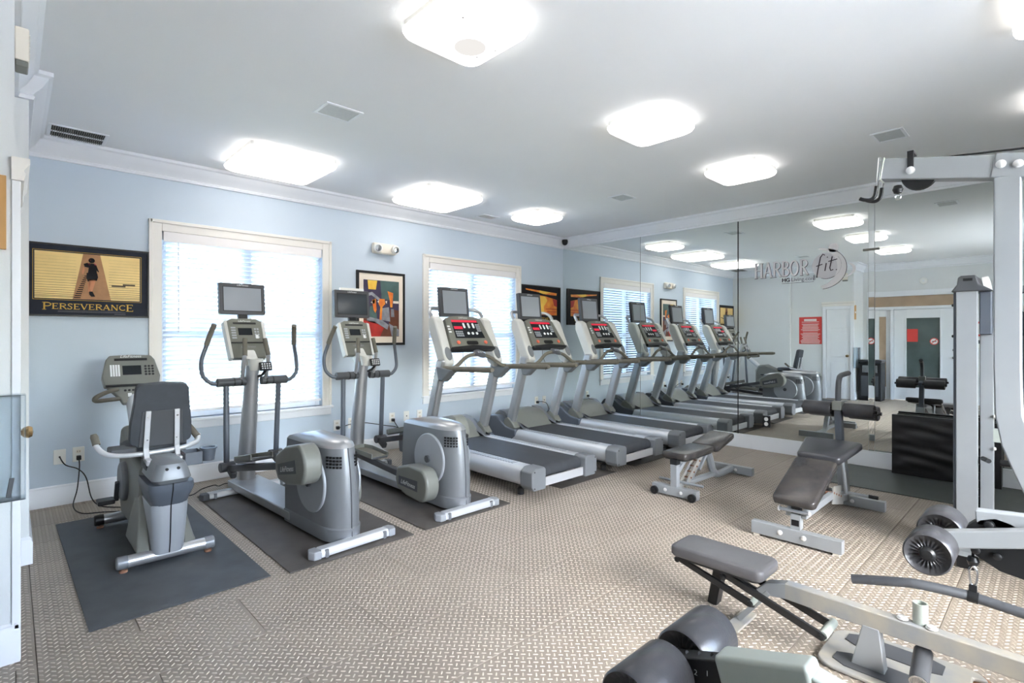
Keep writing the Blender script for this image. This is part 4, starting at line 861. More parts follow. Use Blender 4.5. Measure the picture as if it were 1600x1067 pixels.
    MB().bb(-.26, -.12, .26, .42, .655, .70).build('side_tray', 'grey_dark', e, .01)
    def wl(x0, x1, y0, y1, z0, z1, nm):
        m = MB(); t = .005; m.bb(x0, x1, y0, y1, z0, z0+t); m.bb(x0, x1, y0, y0+t, z0, z1); m.bb(x0, x1, y1-t, y1, z0, z1); m.bb(x0, x0+t, y0, y1, z0, z1); m.bb(x1-t, x1, y0, y1, z0, z1); return m.build(nm, 'grey_slate', e, .003)
    wl(.10, .20, .02, .16, .585, .665, 'storage_tray')
    MB().lathe([(.036, 0), (.046, .075), (.053, .078), (.053, .088), (.042, .088), (.034, .01), (0, .01)], (.25, .09, .588), (0, 0, 1), 24).build('cup_holder', 'grey_slate', e)
    # mast and console
    MB().tube([(0, 1.0, .66), (0, 1.22, .85), (0, 1.38, .98)], [.055, .05, .045], 16).build('mast', 'silver_light', e)
    M = panel_frame(1.30, 1.005, 1.44, 1.29)
    con = MB().prism([(-.18, .02), (.18, .02), (.195, .1), (.165, .245), (.14, .285), (0, .292), (-.14, .285), (-.165, .245), (-.195, .1)], 'z', -.06, .01, M).build('console', 'grey_warm', e, .012, 3)
    m = MB(); m.prism([(-.17, .02), (.17, .02), (.09, -.08), (.07, -.13), (-.07, -.13), (-.09, -.08)], 'z', -.05, .0, M); m.build('console_base', 'grey_warm', con, .012, 3)
    m = MB(); pbox(m, M, -.175, .175, .012, .028, .0, .014); m.build('reading_ledge', 'black_plastic', con)
    m = MB(); pbox(m, M, -.11, .11, .235, .255, .01, .0125); m.build('accessory_slot', 'black_plastic', con)
    m = MB(); pbox(m, M, -.06, .065, .11, .19, .01, .0125); m.build('display', 'lcd', con)
    m = MB()
    for i in range(3):
        for j in range(4): m.lathe([(.0095, 0), (.0095, .002)], M @ V((.095+i*.024, .11+j*.024, .01)), M.to_3x3() @ V((0, 0, 1)), 10)
    for i in range(5): m.lathe([(.009, 0), (.009, .002)], M @ V((-.05+i*.026, -.02, .0)), M.to_3x3() @ V((0, 0, 1)), 10)
    m.build('keypad', 'black_plastic', con)
    m = MB()
    for i in range(4): pbox(m, M, -.14+i*.017, -.128+i*.017, .10, .20, .01, .012)
    m.build('level_bars', 'button_white', con); m = MB(); pbox(m, M, -.035, -.01, -.075, -.045, 0, .003); m.build('jack_button', 'button_white', con)
    text_mesh('LifeFitness', .034, M @ Matrix.Translation((0, .272, .0106)), 'button_white', 'maker_lettering', con, shear=.3)
    for s in (-1, 1): MB().tube(smoothpath([(s*.10, 1.29, 1.0), (s*.18, 1.22, .985), (s*.25, 1.15, .955), (s*.245, 1.16, .93), (s*.16, 1.24, .925), (s*.07, 1.29, .925)], 6), .016, 12).build('console_handle', 'grip_olive', e)
    return e
make_bike()
# ================================================================ strength equipment
def roller(parent, c, axis, Rr, L, name='roller_pad', material='black_soft', hub=True, n=44):
    c = V(c); ax = V(axis).normalized(); ref = V((0, 0, 1)) if abs(ax.z) < .9 else V((1, 0, 0)); a = ax.cross(ref).normalized(); b = ax.cross(a)
    prof = [(.34, -.5, 0), (.42, -.5, -.35), (.72, -.5, .0), (.93, -.5, .25), (1., -.47, 0), (1., .47, 0), (.93, .5, -.25), (.72, .5, 0), (.42, .5, .35), (.34, .5, 0)]
    vs_ = []
    for r, h, k in prof:
        for j in range(n):
            pl = (1 if j % 2 else -1) * .05 * Rr if .4 < r < .8 else 0
            sgn = -1 if h < 0 else 1
            vs_.append(c + ax*(h*L + sgn*pl - (0 if r > .8 else sgn*.012)) + (a*math.cos(2*math.pi*j/n) + b*math.sin(2*math.pi*j/n))*r*Rr)
    m = MB(); K = len(prof); m.add(vs_, [(i*n+j, i*n+(j+1) % n, (i+1)*n+(j+1) % n, (i+1)*n+j) for i in range(K-1) for j in range(n)] + [list(range(n))[::-1], list(range((K-1)*n, K*n))])
    o = m.build(name, material, parent, ang=60)
    if hub:
        for s in (-1, 1): MB().lathe([(.34*Rr, -.02), (.33*Rr, .004), (.22*Rr, .012), (0, .014)], c + ax*s*(L/2-.008), ax*s, 20).build('pad_hub', 'black_plastic', o)
    return o
def pad(parent, M, w0, w1, L, th, material, name):
    """upholstered pad: local x along its length 0..L, y across, top surface at z=0"""
    r = .035
    def outl(k):
        p = arc(L-r, w1-r, r, 0, 90, 5) if 0 else []
        a_ = [(L-r*(1-math.sin(R(t))) , w1-r*(1-math.cos(R(t)))) for t in range(90, -1, -18)] + [(r*(1-math.sin(R(t))), w0-r*(1-math.cos(R(t)))) for t in range(0, 91, 18)]
        pts = a_ + [(x, -y) for x, y in a_[::-1]]
        return [((x-L/2)*k+L/2, y*k) for x, y in pts]
    S = lambda k, z: [M @ V((x, y, z)) for x, y in outl(k)]
    m = MB(); m.loft([S(.96, -th), S(.995, -th*.85), S(1, -th*.5), S(.995, -th*.2), S(.965, -.004), S(.90, .0)]); o = m.build(name, material, parent, ang=70)
    m = MB(); m.loft([S(.9, -th-.012), S(.9, -th)]); m.build('pad_board', 'black_plastic', o); return o
def bolts(parent, pts, ax, r=.013, mt='bolt_white', name='bolt'):
    for p in pts: MB().lathe([(r*1.25, 0), (r*1.25, .003), (r, .003), (r, .009), (r*.6, .012), (0, .0125)], p, ax, 14).build(name, mt, parent)
# ---------------------------------------------------------------- flat adjustable bench, long axis along x
e = empty('weight_bench', (-2.0, -3.47, 0), 0, 'low black padded weight bench with rear wheels nearer the treadmills', 'bench')
f = MB().bb(-.56, -.50, -.215, .215, .015, .095).build('front_foot', 'gym_grey', e, .004)
bolts(f, [(-.56, -.07, .055), (-.56, .08, .055)], (-1, 0, 0))
for s in (-1, 1): MB().lathe([(.036, 0), (.036, .02), (.012, .022), (.012, .03), (0, .03)], (-.565, s*.18, .036), (-1, 0, 0), 20).build('wheel', 'black_plastic', f)
MB().bb(-.56, -.50, -.03, .03, .095, .30).build('front_post', 'gym_grey', e, .003); MB().bb(-.562, -.498, -.032, .032, .29, .335).build('post_sleeve', 'black_plastic', e)
pad(e, Matrix.Translation((-.565, 0, .395)), .12, .12, .555, .055, 'pad_black', 'seat_pad')
pad(e, Matrix.Translation((.0, 0, .385)) @ Matrix.Rotation(R(-11), 4, 'Y'), .135, .125, .42, .05, 'pad_black', 'back_pad')
MB().beam((-.53, 0, .32), (.12, 0, .315), .06, .05).build('seat_beam', 'gym_grey', e, .004)
MB().beam((-.50, 0, .22), (-.36, 0, .315), .045, .04).build('brace', 'gym_grey', e, .004)
MB().tube(smoothpath([(.06, 0, .33), (.12, 0, .25), (.17, 0, .15), (.24, 0, .07), (.36, 0, .052), (.62, 0, .06)], 5), .036, 8).build('curved_leg', 'gym_grey', e)
f = MB().bb(.60, .66, -.215, .215, .012, .09).build('rear_foot', 'gym_grey', e, .004); bolts(f, [(.60, -.05, .05), (.60, .05, .05)], (-1, 0, 0))
for s in (-1, 1): MB().beam((-.40, s*.03, .075), (-.06, s*.03, .335), .012, .05).build('ladder_plate', 'gym_worn', e, .003)
MB().beam((-.02, 0, .32), (-.24, 0, .10), .03, .025).build('support_strut', 'gym_grey', e, .004)
MB().beam((.06, .0, .31), (-.10, 0, .17), .04, .03).build('support_link', 'gym_grey', e, .004)
for k in range(5): MB().cyl((-.37+k*.055, -.045, .095+k*.042), (-.37+k*.055, .045, .095+k*.042), .007, 8).build('ladder_pin', 'rust', e)
MB().cyl((-.45, -.22, .12), (-.45, .2, .12), .012, 10).build('support_bar', 'gym_grey', e)
MB().beam((-.53, 0, .10), (-.30, 0, .09), .05, .035).build('lower_beam', 'gym_worn', e, .004)
MB().beam((-.30, 0, .085), (.22, 0, .075), .05, .035).build('lower_spine', 'gym_grey', e, .004)
# ---------------------------------------------------------------- decline bench with leg rollers, long axis along x
e = empty('decline_bench', (-2.3, -4.57, 0), 0, 'black padded decline bench with foam leg rollers and handle', 'bench')
f = MB().bb(-.625, -.565, -.285, .285, .014, .10).build('front_foot', 'gym_grey', e, .004); bolts(f, [(-.625, -.06, .062), (-.625, .09, .062)], (-1, 0, 0), .014)
for s in (-1, 1): MB().bb(-.62, -.57, s*.25-.02, s*.25+.02, 0, .014).build('foot_pad', 'cream_plastic', f)
MB().bb(-.60, -.54, -.032, .032, .10, .205).build('front_post', 'gym_grey', e, .003); MB().bb(-.594, -.546, -.027, .027, .19, .29).build('post_insert', 'black_plastic', e)
MB().bb(-.602, -.598, -.024, .024, .125, .165).build('post_slot', 'dark', e)
m = MB(); m.cyl((-.60, -.085, .225), (-.60, .10, .225), .012, 12); m.build('pivot_bar', 'gym_grey', e); bolts(e, [(-.60, .10, .225)], (0, 1, 0), .016); bolts(e, [(-.60, -.085, .225)], (0, -1, 0), .014)
MB().beam((-.585, -.05, .205), (.02, -.05, .215), .035, .05).build('frame_rail', 'gym_grey', e, .004)
MB().beam((-.585, .05, .205), (.02, .05, .215), .035, .05).build('frame_rail', 'gym_grey', e, .004)
t = math.atan2(.20, .51)
pad(e, Matrix.Translation((-.665, 0, .315)) @ Matrix.Rotation(-t, 4, 'Y'), .135, .14, .56, .06, 'pad_black', 'back_pad')
pad(e, Matrix.Translation((-.125, 0, .535)) @ Matrix.Rotation(R(-9), 4, 'Y'), .15, .20, .42, .055, 'black_soft', 'seat_pad')
MB().beam((-.55, 0, .265), (-.10, 0, .44), .06, .04).build('pad_beam', 'gym_grey', e, .004); MB().beam((-.1, 0, .44), (.28, 0, .50), .06, .045).build('seat_beam', 'gym_grey', e, .004)
MB().tube([(.14, -.09, .50), (.27, -.09, .19)], .014, 10).build('support_strut', 'gym_grey', e); MB().tube([(.14, .09, .50), (.27, .09, .19)], .014, 10).build('support_strut', 'gym_grey', e)
MB().cyl((.27, -.24, .195), (.27, .14, .195), .011, 10).build('adjust_bar', 'gym_grey', e); MB().cyl((.27, -.30, .195), (.27, -.24, .195), .014, 10).build('bar_grip', 'black_plastic', e)
for s in (-1, 1): MB().prism([(.05, .14), (.32, .08), (.35, .14), (.30, .24), (.08, .27)], 'y', s*.05-.006, s*.05+.006).build('ladder_plate', 'gym_worn', e, .003)
for k in range(4): MB().cyl((.08+k*.06, -.06, .22-k*.02), (.08+k*.06, .06, .22-k*.02), .008, 8).build('ladder_pin', 'rust', e)
f = MB().bb(.565, .625, -.285, .285, .012, .092).build('rear_foot', 'gym_grey', e, .004); bolts(f, [(.565, -.06, .055), (.565, .06, .055)], (-1, 0, 0))
MB().beam((.25, 0, .13), (.60, 0, .07), .06, .05).build('rear_beam', 'gym_grey', e, .004)
MB().prism([(.56, .085), (.63, .085), (.50, .50), (.43, .50)], 'y', -.035, .035).build('leg_post', 'gym_grey', e, .004)
MB().prism([(.44, .45), (.50, .45), (.43, .88), (.37, .88)], 'y', -.026, .026).build('leg_tube', 'grey_slate', e, .004)
MB().bb(.355, .445, -.035, .035, .82, .895).build('roller_clamp', 'grey_warm', e, .006)
MB().cyl((.40, -.27, .825), (.40, .27, .825), .014, 10).build('roller_rod', 'black_plastic', e)
MB().cyl((.54, -.27, .80), (.54, .27, .80), .014, 10).build('roller_rod', 'black_plastic', e); MB().beam((.42, 0, .82), (.56, 0, .80), .04, .04).build('rod_bracket', 'grey_slate', e)
for x, z in ((.40, .825), (.54, .80)):
    for s in (-1, 1): roller(e, (x, s*.148, z), (0, 1, 0), .058, .205)
MB().tube(smoothpath([(.40, 0, .88), (.405, 0, 1.0), (.425, 0, 1.06), (.48, 0, 1.095), (.62, -.02, 1.11)], 5), .021, 12).build('grip_handle', 'grip_black' if 'grip_black' in MATS else 'grey_dark', e)
# ---------------------------------------------------------------- black folded mat against mirror
e = empty('folding_mat', (-.14, -5.03, .0), 0, 'black vinyl folding gym mat standing against the mirrors', 'gym mat')
def quilt(x0, x1, y0, y1, z0, z1, sd):
    nu, nv = 40, 30; m = MB(); vs_ = []
    rnd = random.Random(sd); ph = [rnd.uniform(0, 6.28) for _ in range(6)]
    for i in range(nu+1):
        for j in range(nv+1):
            u, v = i/nu, j/nv; edge = min(u, 1-u, v, 1-v); k = min(1, edge*9)
            d = .006*math.sin(28*v+3*math.sin(5*u+ph[0])+ph[1]) + .005*math.sin(17*v+7*u+ph[2]) + .004*math.sin(41*v-6*u*u+ph[3])
            vs_.append((x0 - .012*k - d*k, y0+(y1-y0)*u, z0+(z1-z0)*v))
    m.add(vs_, [(i*(nv+1)+j, (i+1)*(nv+1)+j, (i+1)*(nv+1)+j+1, i*(nv+1)+j+1) for i in range(nu) for j in range(nv)]); m.bb(x0, x1, y0, y1, z0, z1); return m
mat('vinyl_black', '1f1f21', .36, var=.12, vscale=5)
quilt(-.055, .0, -.42, .41, .012, .615, 1).build('front_fold', 'vinyl_black', e, ang=60); MB().bb(.003, .058, -.42, .41, .012, .60).build('middle_fold', 'vinyl_black', e, .008); MB().bb(.06, .10, -.42, .40, .012, .59).build('back_fold', 'vinyl_black', e, .008)
# ---------------------------------------------------------------- multi station weight machine
e = empty('multi_gym', (-4.0, -5.5, 0), 0, 'grey multi station weight machine with cables, foam rollers and row seat', 'weight machine')
X0, Y0 = -4.0, -5.5
def L(x, y, z): return V((x-X0, y-Y0, z))
# high pulley beam and post
bm = MB().beam(L(-4, -5.285, 2.148), L(-4, -5.66, 2.072), .07, .088).build('high_beam', 'gym_grey', e, .005)
MB().beam(L(-4, -5.282, 2.148), L(-4, -5.288, 2.147), .078, .096).build('beam_end_cap', 'gym_pale', bm, .003)
MB().beam(L(-4, -5.64, 2.078), L(-4, -6.55, 1.90), .08, .092).build('rear_beam', 'gym_grey', e, .005)
bolts(bm, [L(-4.04, -5.664, 2.078), L(-4.04, -5.712, 2.068), L(-4.037, -5.385, 2.118)], (-1, 0, 0), .013)
MB().beam(L(-4.036, -5.385, 2.11), L(-4.036, -5.385, 2.20), .022, .006, (1, 0, 0)).build('pulley_bracket', 'black_plastic', bm)
MB().bb(L(-4.04, 0, 0).x, L(-3.96, 0, 0).x, L(0, -5.396, 0).y, L(0, -5.374, 0).y, 2.192, 2.20).build('pulley_bracket', 'black_plastic', bm)
MB().lathe([(.055, -.012), (.062, -.012), (.056, 0), (.062, .012), (.055, .012)], L(-4, -5.41, 2.10), (1, 0, 0), 28).build('high_pulley', 'black_plastic', bm)
MB().tube([L(-4, -5.40, 2.165), L(-4, -5.8, 2.125), L(-4, -6.5, 1.98)], .004, 8).build('high_cable', 'cord', e)
for k, (dx, dz) in enumerate(((.05, .0), (-.05, -.012))):
    m = MB(); m.tube(smoothpath([L(-4+dx, -5.28, 2.195), L(-4+dx, -5.275, 2.12), L(-4+dx, -5.268, 2.075+dz)], 4), .005, 8); m.build('bar_hook', 'chrome', bm)
    m = MB(); m.tube(smoothpath([L(-4+dx, -5.268, 2.085+dz), L(-4+dx, -5.262, 2.045+dz), L(-4+dx, -5.245, 2.030+dz), L(-4+dx, -5.222, 2.034+dz), L(-4+dx, -5.206, 2.042+dz)], 4), .008, 10); m.build('hook_sleeve', 'black_plastic', bm)
MB().lathe([(.0, -.02), (.014, -.016), (.02, 0), (.014, .016), (0, .02)], L(-4, -5.335, 2.055), (0, 0, 1), 18).build('cable_stop', 'black_plastic', bm)
MB().tube([L(-4, -5.335, 2.038) + V((0, .010*math.cos(R(a)), .010*math.sin(R(a))-.016)) for a in range(0, 360, 30)], .003, 6, True).build('cable_ring', 'chrome', bm)
pts = [(-5.642, 2.03), (-5.642, 1.30), (-5.646, 1.12), (-5.665, 1.0), (-5.70, .90), (-5.76, .74), (-5.86, .5), (-5.93, .3), (-5.95, .05)]
m = MB(); fr_ = [L(-4, y, z) for y, z in pts]; bk = [L(-4, y-(.078 if z > 1 else .085), z+(0 if z > 1.1 else .03)) for y, z in pts]; n = len(pts)
poly2 = [(p.y, p.z) for p in fr_] + [(p.y, p.z) for p in bk[::-1]]
m.prism(poly2, 'x', -.04, .04); m.build('curved_post', 'gym_grey', e, .006)
MB().beam(L(-4.0, -5.93, .05), L(-4.0, -6.6, .05), .08, .07).build('post_base', 'gym_grey', e, .004)
# low spine along the floor, joins the stations behind the camera's right
MB().beam(L(-5.62, -6.45, .05), L(-2.45, -6.45, .05), .08, .07).build('floor_spine', 'gym_grey', e, .004)
MB().beam(L(-4, -6.52, .05), L(-4, -6.52, 1.95), .08, .08, (0, 1, 0)).build('rear_post', 'gym_grey', e, .004)
# low row: beam, foot plate, seat
xr = -4.14
row = MB().beam(L(xr, -4.93, .232), L(xr, -6.42, .215), .055, .075).build('row_beam', 'gym_worn', e, .006)
MB().prism([(-4.83-Y0, .18), (-4.80-Y0, .195), (-4.85-Y0, .245), (-4.94-Y0, .27), (-4.94-Y0, .195)], 'x', xr-X0-.0275, xr-X0+.0275).build('beam_nose', 'gym_grey', row, .006)
m = MB(); m.prism([(.02, -.05), (.12, -.06), (.12, .06), (.02, .05)], 'z', .004, .012, Matrix.Translation(L(-4.06, -4.70, 0))); m.bb(-.16+0, .02, .735, .80, .004, .012); 
MB().beam(L(xr, -4.72, .02), L(xr, -4.86, .20), .06, .025).build('front_leg', 'gym_grey', row, .003)
MB().bb((L(xr-.13, 0, 0)).x, L(xr+.10, 0, 0).x, L(0, -4.76, 0).y, L(0, -4.69, 0).y, .002, .016).build('leg_plate', 'gym_worn', row, .004)
st = pad(e, Matrix.Translation(L(xr-.03, -4.405, .335)) @ Matrix.Rotation(R(-90), 4, 'Z'), .115, .115, .47, .055, 'pad_grey', 'row_seat')
MB().beam(L(xr+.06, -4.60, .28), L(xr+.09, -4.54, .0), .065, .05, (0, 1, 0)).build('seat_leg', 'black_plastic', e, .004)
for dx in (-.085, .045):
    MB().prism([(p[0], p[1]) for p in [( -4.40-Y0, .245), (-4.44-Y0, .262), (-4.80-Y0, .165), (-4.82-Y0, .135), (-4.79-Y0, .13)]], 'x', xr-X0+dx-.008, xr-X0+dx+.008).build('lower_link', 'black_plastic', e, .003)
    MB().prism([(p[0], p[1]) for p in [(-4.66-Y0, .245), (-4.70-Y0, .265), (-5.10-Y0, .145), (-5.13-Y0, .125), (-5.11-Y0, .105)]], 'x', xr-X0+dx-.026, xr-X0+dx-.010).build('upper_link', 'black_plastic', e, .003)
    s = -1 if dx < 0 else 1
    bolts(e, [L(xr+dx-.026, -5.11, .125), L(xr+dx-.026, -4.68, .24), L(xr+dx-.008, -4.425, .245), L(xr+dx-.008, -4.80, .148)], (-1, 0, 0), .012, 'black_plastic')
MB().cyl(L(xr-.10, -5.11, .125), L(xr+.06, -5.11, .125), .02, 14).build('link_pivot', 'gym_pale', row); MB().cyl(L(xr-.09, -4.80, .148), L(xr+.06, -4.80, .148), .016, 14).build('link_pivot', 'gym_pale', row)
MB().beam(L(xr, -4.45, .262), L(xr, -4.83, .262), .07, .03).build('seat_rail', 'black_plastic', e, .003)
# foot plate station under the beam
out = [(-.15, -.24), (.13, -.24)] + arc(.10, -.20, .10, -60, 0, 4) + [(.2, .12)] + arc(.08, .16, .10, 20, 90, 5) + [(-.12, .26)] + arc(-.12, .18, .08, 95, 175, 5) + [(-.2, -.16)]
m = MB(); m.prism(out, 'z', .002, .02, Matrix.Translation(L(-4.05, -5.335, 0))); fp = m.build('foot_plate', 'gym_worn', e, .008)
for y0, y1, x0, x1 in ((-.2, .2, -.165, -.045), (-.15, .2, .035, .155)):
    m = MB(); m.prism([(x0+.02, y0), (x1-.02, y0), (x1, y0+.05), (x1, y1-.05), (x1-.03, y1), (x0+.03, y1), (x0, y1-.05), (x0, y0+.05)], 'z', .02, .024, Matrix.Translation(L(-4.05, -5.335, 0))); m.build('grip_tape', 'grey_dark', fp)
m = MB(); m.prism([(p[0], p[1]) for p in [(-5.20-Y0, .02), (-5.32-Y0, .02), (-5.30-Y0, .2), (-5.24-Y0, .2)]], 'x', xr-X0-.03, xr-X0+.03); m.build('plate_leg', 'gym_grey', fp, .004)
m = MB(); m.lathe([(.026, 0), (.026, .09), (.02, .09), (.02, .01)], L(xr+.02, -5.43, .255), (0, 0, 1), 20); m.build('socket_tube', 'gym_pale', row)
bolts(row, [L(xr+.0, -5.375, .268), L(xr-.005, -5.47, .266)], (0, 0, 1), .016)
m = MB(); m.lathe([(.032, 0), (.032, .17), (.024, .17), (.024, .02)], L(xr+.02, -5.44, .15), (-.9, -.05, -.25), 22); m.build('foot_peg', 'grey_dark', row)
m = MB(); m.lathe([(.031, 0), (.031, .002), (.025, .002), (.025, 0)], L(xr+.02, -5.44, .15) + V((-.9, -.05, -.25)).normalized()*.1705, (-.9, -.05, -.25), 22); m.build('peg_rim', 'chrome', row)
m = MB(); m.prism([(-.07, -.05), (-.02, -.03), (.04, -.06), (.09, -.02), (.03, .03), (-.05, .025)], 'z', .001, .0018, Matrix.Translation(L(-3.93, -5.58, 0))); m.build('rust_patch', 'rust', e)
# leg arm with rollers, cam housing, low pulley and bar
xa = -4.42
arm = MB().beam(L(xa, -5.54, .715), L(xa, -6.2, .90), .045, .058).build('leg_arm', 'gym_grey', e, .006)
MB().beam(L(xa, -5.55, .717), L(xa, -5.50, .69), .04, .05).build('arm_tip', 'gym_grey', arm, .006)
MB().cyl(L(xa-.12, -5.515, .695), L(xa+.28, -5.515, .695), .014, 12).build('roller_rod', 'gym_pale', e)
roller(e, L(xa-.09, -5.515, .695), (1, 0, 0), .068, .13); roller(e, L(xa+.17, -5.515, .705), (1, 0, 0), .068, .15)
cam_ = [(-5.585, .73), (-5.60, .77), (-5.63, .80), (-5.67, .815), (-5.71, .805), (-5.75, .78), (-5.95, .80), (-5.95, .68), (-5.80, .64), (-5.74, .625), (-5.68, .635), (-5.62, .67)]
m = MB(); m.prism([(y-Y0, z) for y, z in cam_], 'x', xa-X0+.03, xa-X0+.075); ch = m.build('cam_cover', 'black_plastic', e, .006)
bolts(ch, [L(xa+.03, -5.622, .69), L(xa+.03, -5.675, .685), L(xa+.03, -5.655, .785)], (-1, 0, 0), .012, 'black_plastic')
MB().beam(L(xa+.055, -5.62, .80), L(xa+.055, -6.45, .86), .05, .05).build('cam_support', 'gym_grey', e, .004); MB().beam(L(xa+.05, -6.45, .05), L(xa+.05, -6.45, .90), .08, .07, (0, 1, 0)).build('station_post', 'gym_grey', e, .004)
yb = -5.612
MB().lathe([(0, -.018), (.013, -.014), (.018, 0), (.013, .014), (0, .018)], L(xa+.05, yb, .645), (0, 0, 1), 18).build('cable_stop', 'black_plastic', e)
MB().tube([L(xa+.05, yb, .66), L(xa+.05, yb, .70)], .004, 8).build('low_cable', 'cord', e)
MB().tube(smoothpath([L(xa+.05, yb, .628), L(xa+.05, yb+.010, .61), L(xa+.05, yb+.009, .58), L(xa+.05, yb+.004, .56), L(xa+.05, yb-.005, .56), L(xa+.05, yb-.010, .58), L(xa+.05, yb-.010, .61), L(xa+.05, yb, .628)], 3), .0035, 8).build('snap_hook', 'chrome', e)
br = MB().tube(smoothpath([L(xa-.02, -5.268, .49), L(xa+.0, -5.42, .522), L(xa+.01, -5.475, .528), L(xa+.03, -5.54, .525), L(xa+.05, -5.60, .521)], 5), .017, 14).build('pull_bar', 'grey_dark', e)
MB().tube(smoothpath([L(xa+.05, -5.625, .519), L(xa+.055, -5.74, .508), L(xa+.06, -5.80, .505), L(xa+.04, -5.95, .47)], 5), .017, 14).build('bar_end', 'grey_dark', br)
MB().cyl(L(xa+.05, -5.598, .521), L(xa+.05, -5.627, .519), .020, 16).build('bar_swivel', 'black_plastic', br); MB().beam(L(xa+.05, yb, .53), L(xa+.05, yb, .562), .022, .012, (1, 0, 0)).build('bar_lug', 'black_plastic', br, .002)
# near leg station (rollers in front of the camera)
Xn, Yn, Zn = -5.72, -5.235, .70
roller(e, L(Xn-.105, Yn, Zn), (1, 0, 0), .064, .155); roller(e, L(Xn+.105, Yn, Zn), (1, 0, 0), .064, .155)
MB().cyl(L(Xn-.19, Yn, Zn), L(Xn+.19, Yn, Zn), .014, 12).build('roller_rod', 'grey_dark', e)
na = MB().beam(L(Xn, Yn+.01, Zn-.005), L(Xn, Yn-.16, Zn+.055), .042, .055).build('near_arm_insert', 'black_plastic', e, .004)
m = MB()
for k in range(4): m.cyl(L(Xn, Yn-.03-.028*k, Zn+.037+.0098*k), L(Xn, Yn-.031-.028*k, Zn+.038+.0098*k), .006, 10)
m.build('adjust_holes', 'dark', na)
for k in range(3):
    text_mesh(str(3-k), .016, Matrix.Translation(L(Xn-.0215, Yn-.035-.025*k, Zn+.01+.0095*k)) @ Matrix(((0, 0, -1, 0), (-1, 0, 0, 0), (0, 1, 0, 0), (0, 0, 0, 1))), 'button_white', 'setting_number', na)
sl = MB().beam(L(Xn, Yn-.11, Zn+.040), L(Xn, Yn-.285, Zn+.095), .060, .075).build('near_arm', 'gym_pale', e, .010)
MB().beam(L(Xn-.031, Yn-.17, Zn+.045), L(Xn-.031, Yn-.27, Zn+.078), .004, .018).build('arm_slot', 'dark', sl)
MB().beam(L(Xn, Yn-.27, Zn+.085), L(Xn, Yn-1.21, Zn-.10), .05, .06).build('near_arm_rear', 'gym_pale', e, .006); MB().beam(L(Xn, -6.45, .05), L(Xn, -6.45, 1.0), .08, .08, (0, 1, 0)).build('near_post', 'gym_grey', e, .004)
# weight tower
xt = -2.45
MB().bb(L(xt, 0, 0).x, L(xt+.06, 0, 0).x, L(0, -5.467, 0).y, L(0, -5.365, 0).y, .03, 1.72).build('tower_column', 'gym_grey', e, .004)
m = MB(); m.bb(L(xt+.06, 0, 0).x, L(xt+.32, 0, 0).x, L(0, -5.372, 0).y, L(0, -5.345, 0).y, .05, 1.70); sh = m.build('tower_shield', 'grey_slate', e, .006)
bolts(sh, [L(xt+.10, -5.345, z) for z in (1.62, 1.42, .92)], (0, 1, 0), .009, 'black_plastic')
MB().bb(L(xt+.06, 0, 0).x, L(xt+.30, 0, 0).x, L(0, -5.53, 0).y, L(0, -5.47, 0).y, 1.43, 1.70).build('upper_shroud', 'grey_slate', e, .008)
MB().bb(L(xt+.10, 0, 0).x, L(xt+.16, 0, 0).x, L(0, -5.535, 0).y, L(0, -5.47, 0).y, .02, 1.45).build('guide_post', 'gym_grey', e, .004)
for k in range(12): MB().bb(L(xt+.17, 0, 0).x, L(xt+.29, 0, 0).x, L(0, -5.50, 0).y, L(0, -5.385, 0).y, .08+k*.052, .128+k*.052).build('weight_plate', 'black_plastic', e, .003)
m = MB(); m.prism([(-5.34-Y0, 1.70), (-5.37-Y0, 1.745), (-5.375-Y0, 1.79), (-5.39-Y0, 1.80), (-5.46-Y0, 1.80), (-5.475-Y0, 1.745), (-5.54-Y0, 1.70)], 'x', xt-X0-.012, xt-X0+.31); tc = m.build('tower_cap', 'grey_dark', e, .008)
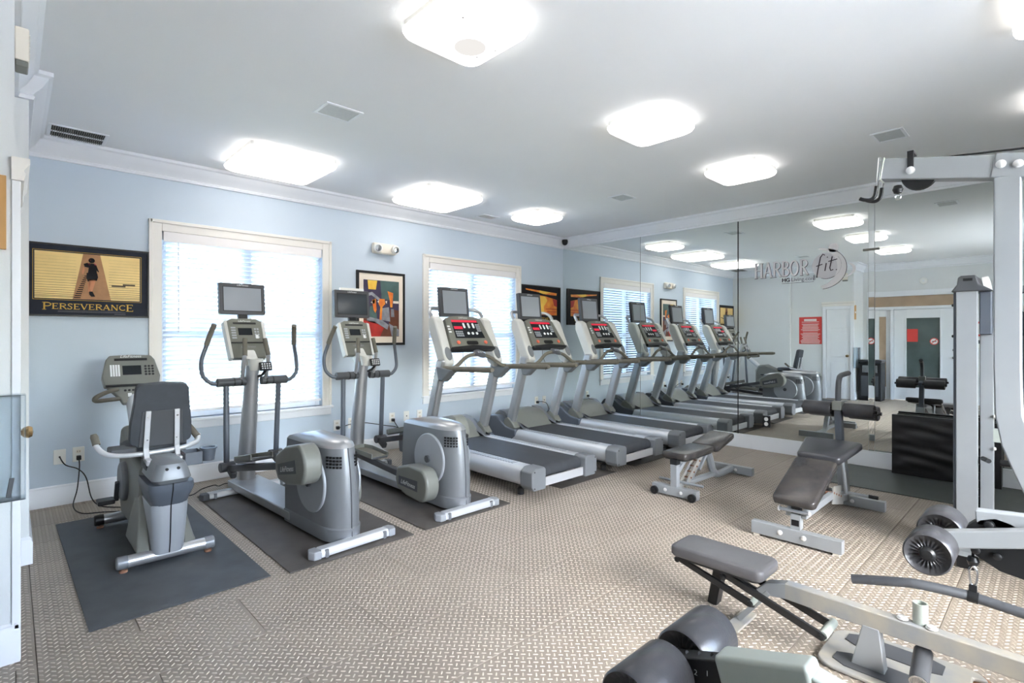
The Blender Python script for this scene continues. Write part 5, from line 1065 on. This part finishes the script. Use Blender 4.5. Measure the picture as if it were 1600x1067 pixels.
MB().bb(L(xt-.013, 0, 0).x, L(xt-.012, 0, 0).x, L(0, -5.445, 0).y, L(0, -5.40, 0).y, 1.765, 1.782).build('cap_handle_slot', 'dark', tc)
MB().lathe([(.052, 0), (.052, .03), (.02, .034)], L(xt+.1, -5.49, 1.74), (0, -1, .2), 24).build('top_pulley', 'white_plastic', tc)
MB().bb(L(xt-.10, 0, 0).x, L(xt+.34, 0, 0).x, L(0, -5.46, 0).y, L(0, -5.38, 0).y, .0, .07).build('tower_foot', 'gym_grey', e, .004); MB().bb(L(xt-.106, 0, 0).x, L(xt-.1, 0, 0).x, L(0, -5.462, 0).y, L(0, -5.378, 0).y, .002, .072).build('foot_end', 'black_plastic', e)
MB().beam(L(xt+.13, -5.53, .80), L(xt+.13, -6.45, .80), .06, .08).build('tower_rail', 'gym_pale', e, .004)
MB().cyl(L(xt+.05, -5.49, .66), L(xt-.02, -5.52, .66), .014, 12).build('selector_pin', 'black_plastic', e); bolts(e, [L(xt+.10, -5.535, z) for z in (.72, .92)], (0, -1, 0), .01)
MB().tube([L(xt+.2, -5.56, .62), L(xt+.2, -5.75, .62)], .02, 12).build('press_grip', 'black_plastic', e)
MB().beam(L(xt+.13, -6.45, .05), L(xt+.13, -6.45, 1.7), .08, .08, (0, 1, 0)).build('tower_post', 'gym_grey', e, .004)
# ================================================================ outside
struct(MB().bb(-18, 10, .16, 26, -.5, -.3).build('lawn', 'lawn'))
struct(MB().bb(-18, 10, -34, YF-.16, -.3, -.1).build('bounce_forecourt', 'concrete'))  # unseen pale ground, added to bounce sunlight in through the added window

STUFF = ('ripple_lines', 'runner_shorts', 'runner_legs', 'runner_collar', 'runner_top', 'ladder_shadow', 'large_buttons', 'keypad', 'side_buttons', 'led_readout', 'vent_slots', 'printed_lines', 'caption_lines', 'remote_buttons', 'pod_buttons', 'level_bars', 'slots', 'cap_screws', 'foot_rail_tread', 'adjust_holes', 'pod_holes', 'strut_bolts', 'print_glow', 'print_edges', 'website_bracket')
for o in bpy.data.objects:
    if o.parent and (o.name.split('.')[0] in STUFF or o.name.startswith('photo_')): o['kind'] = 'stuff'
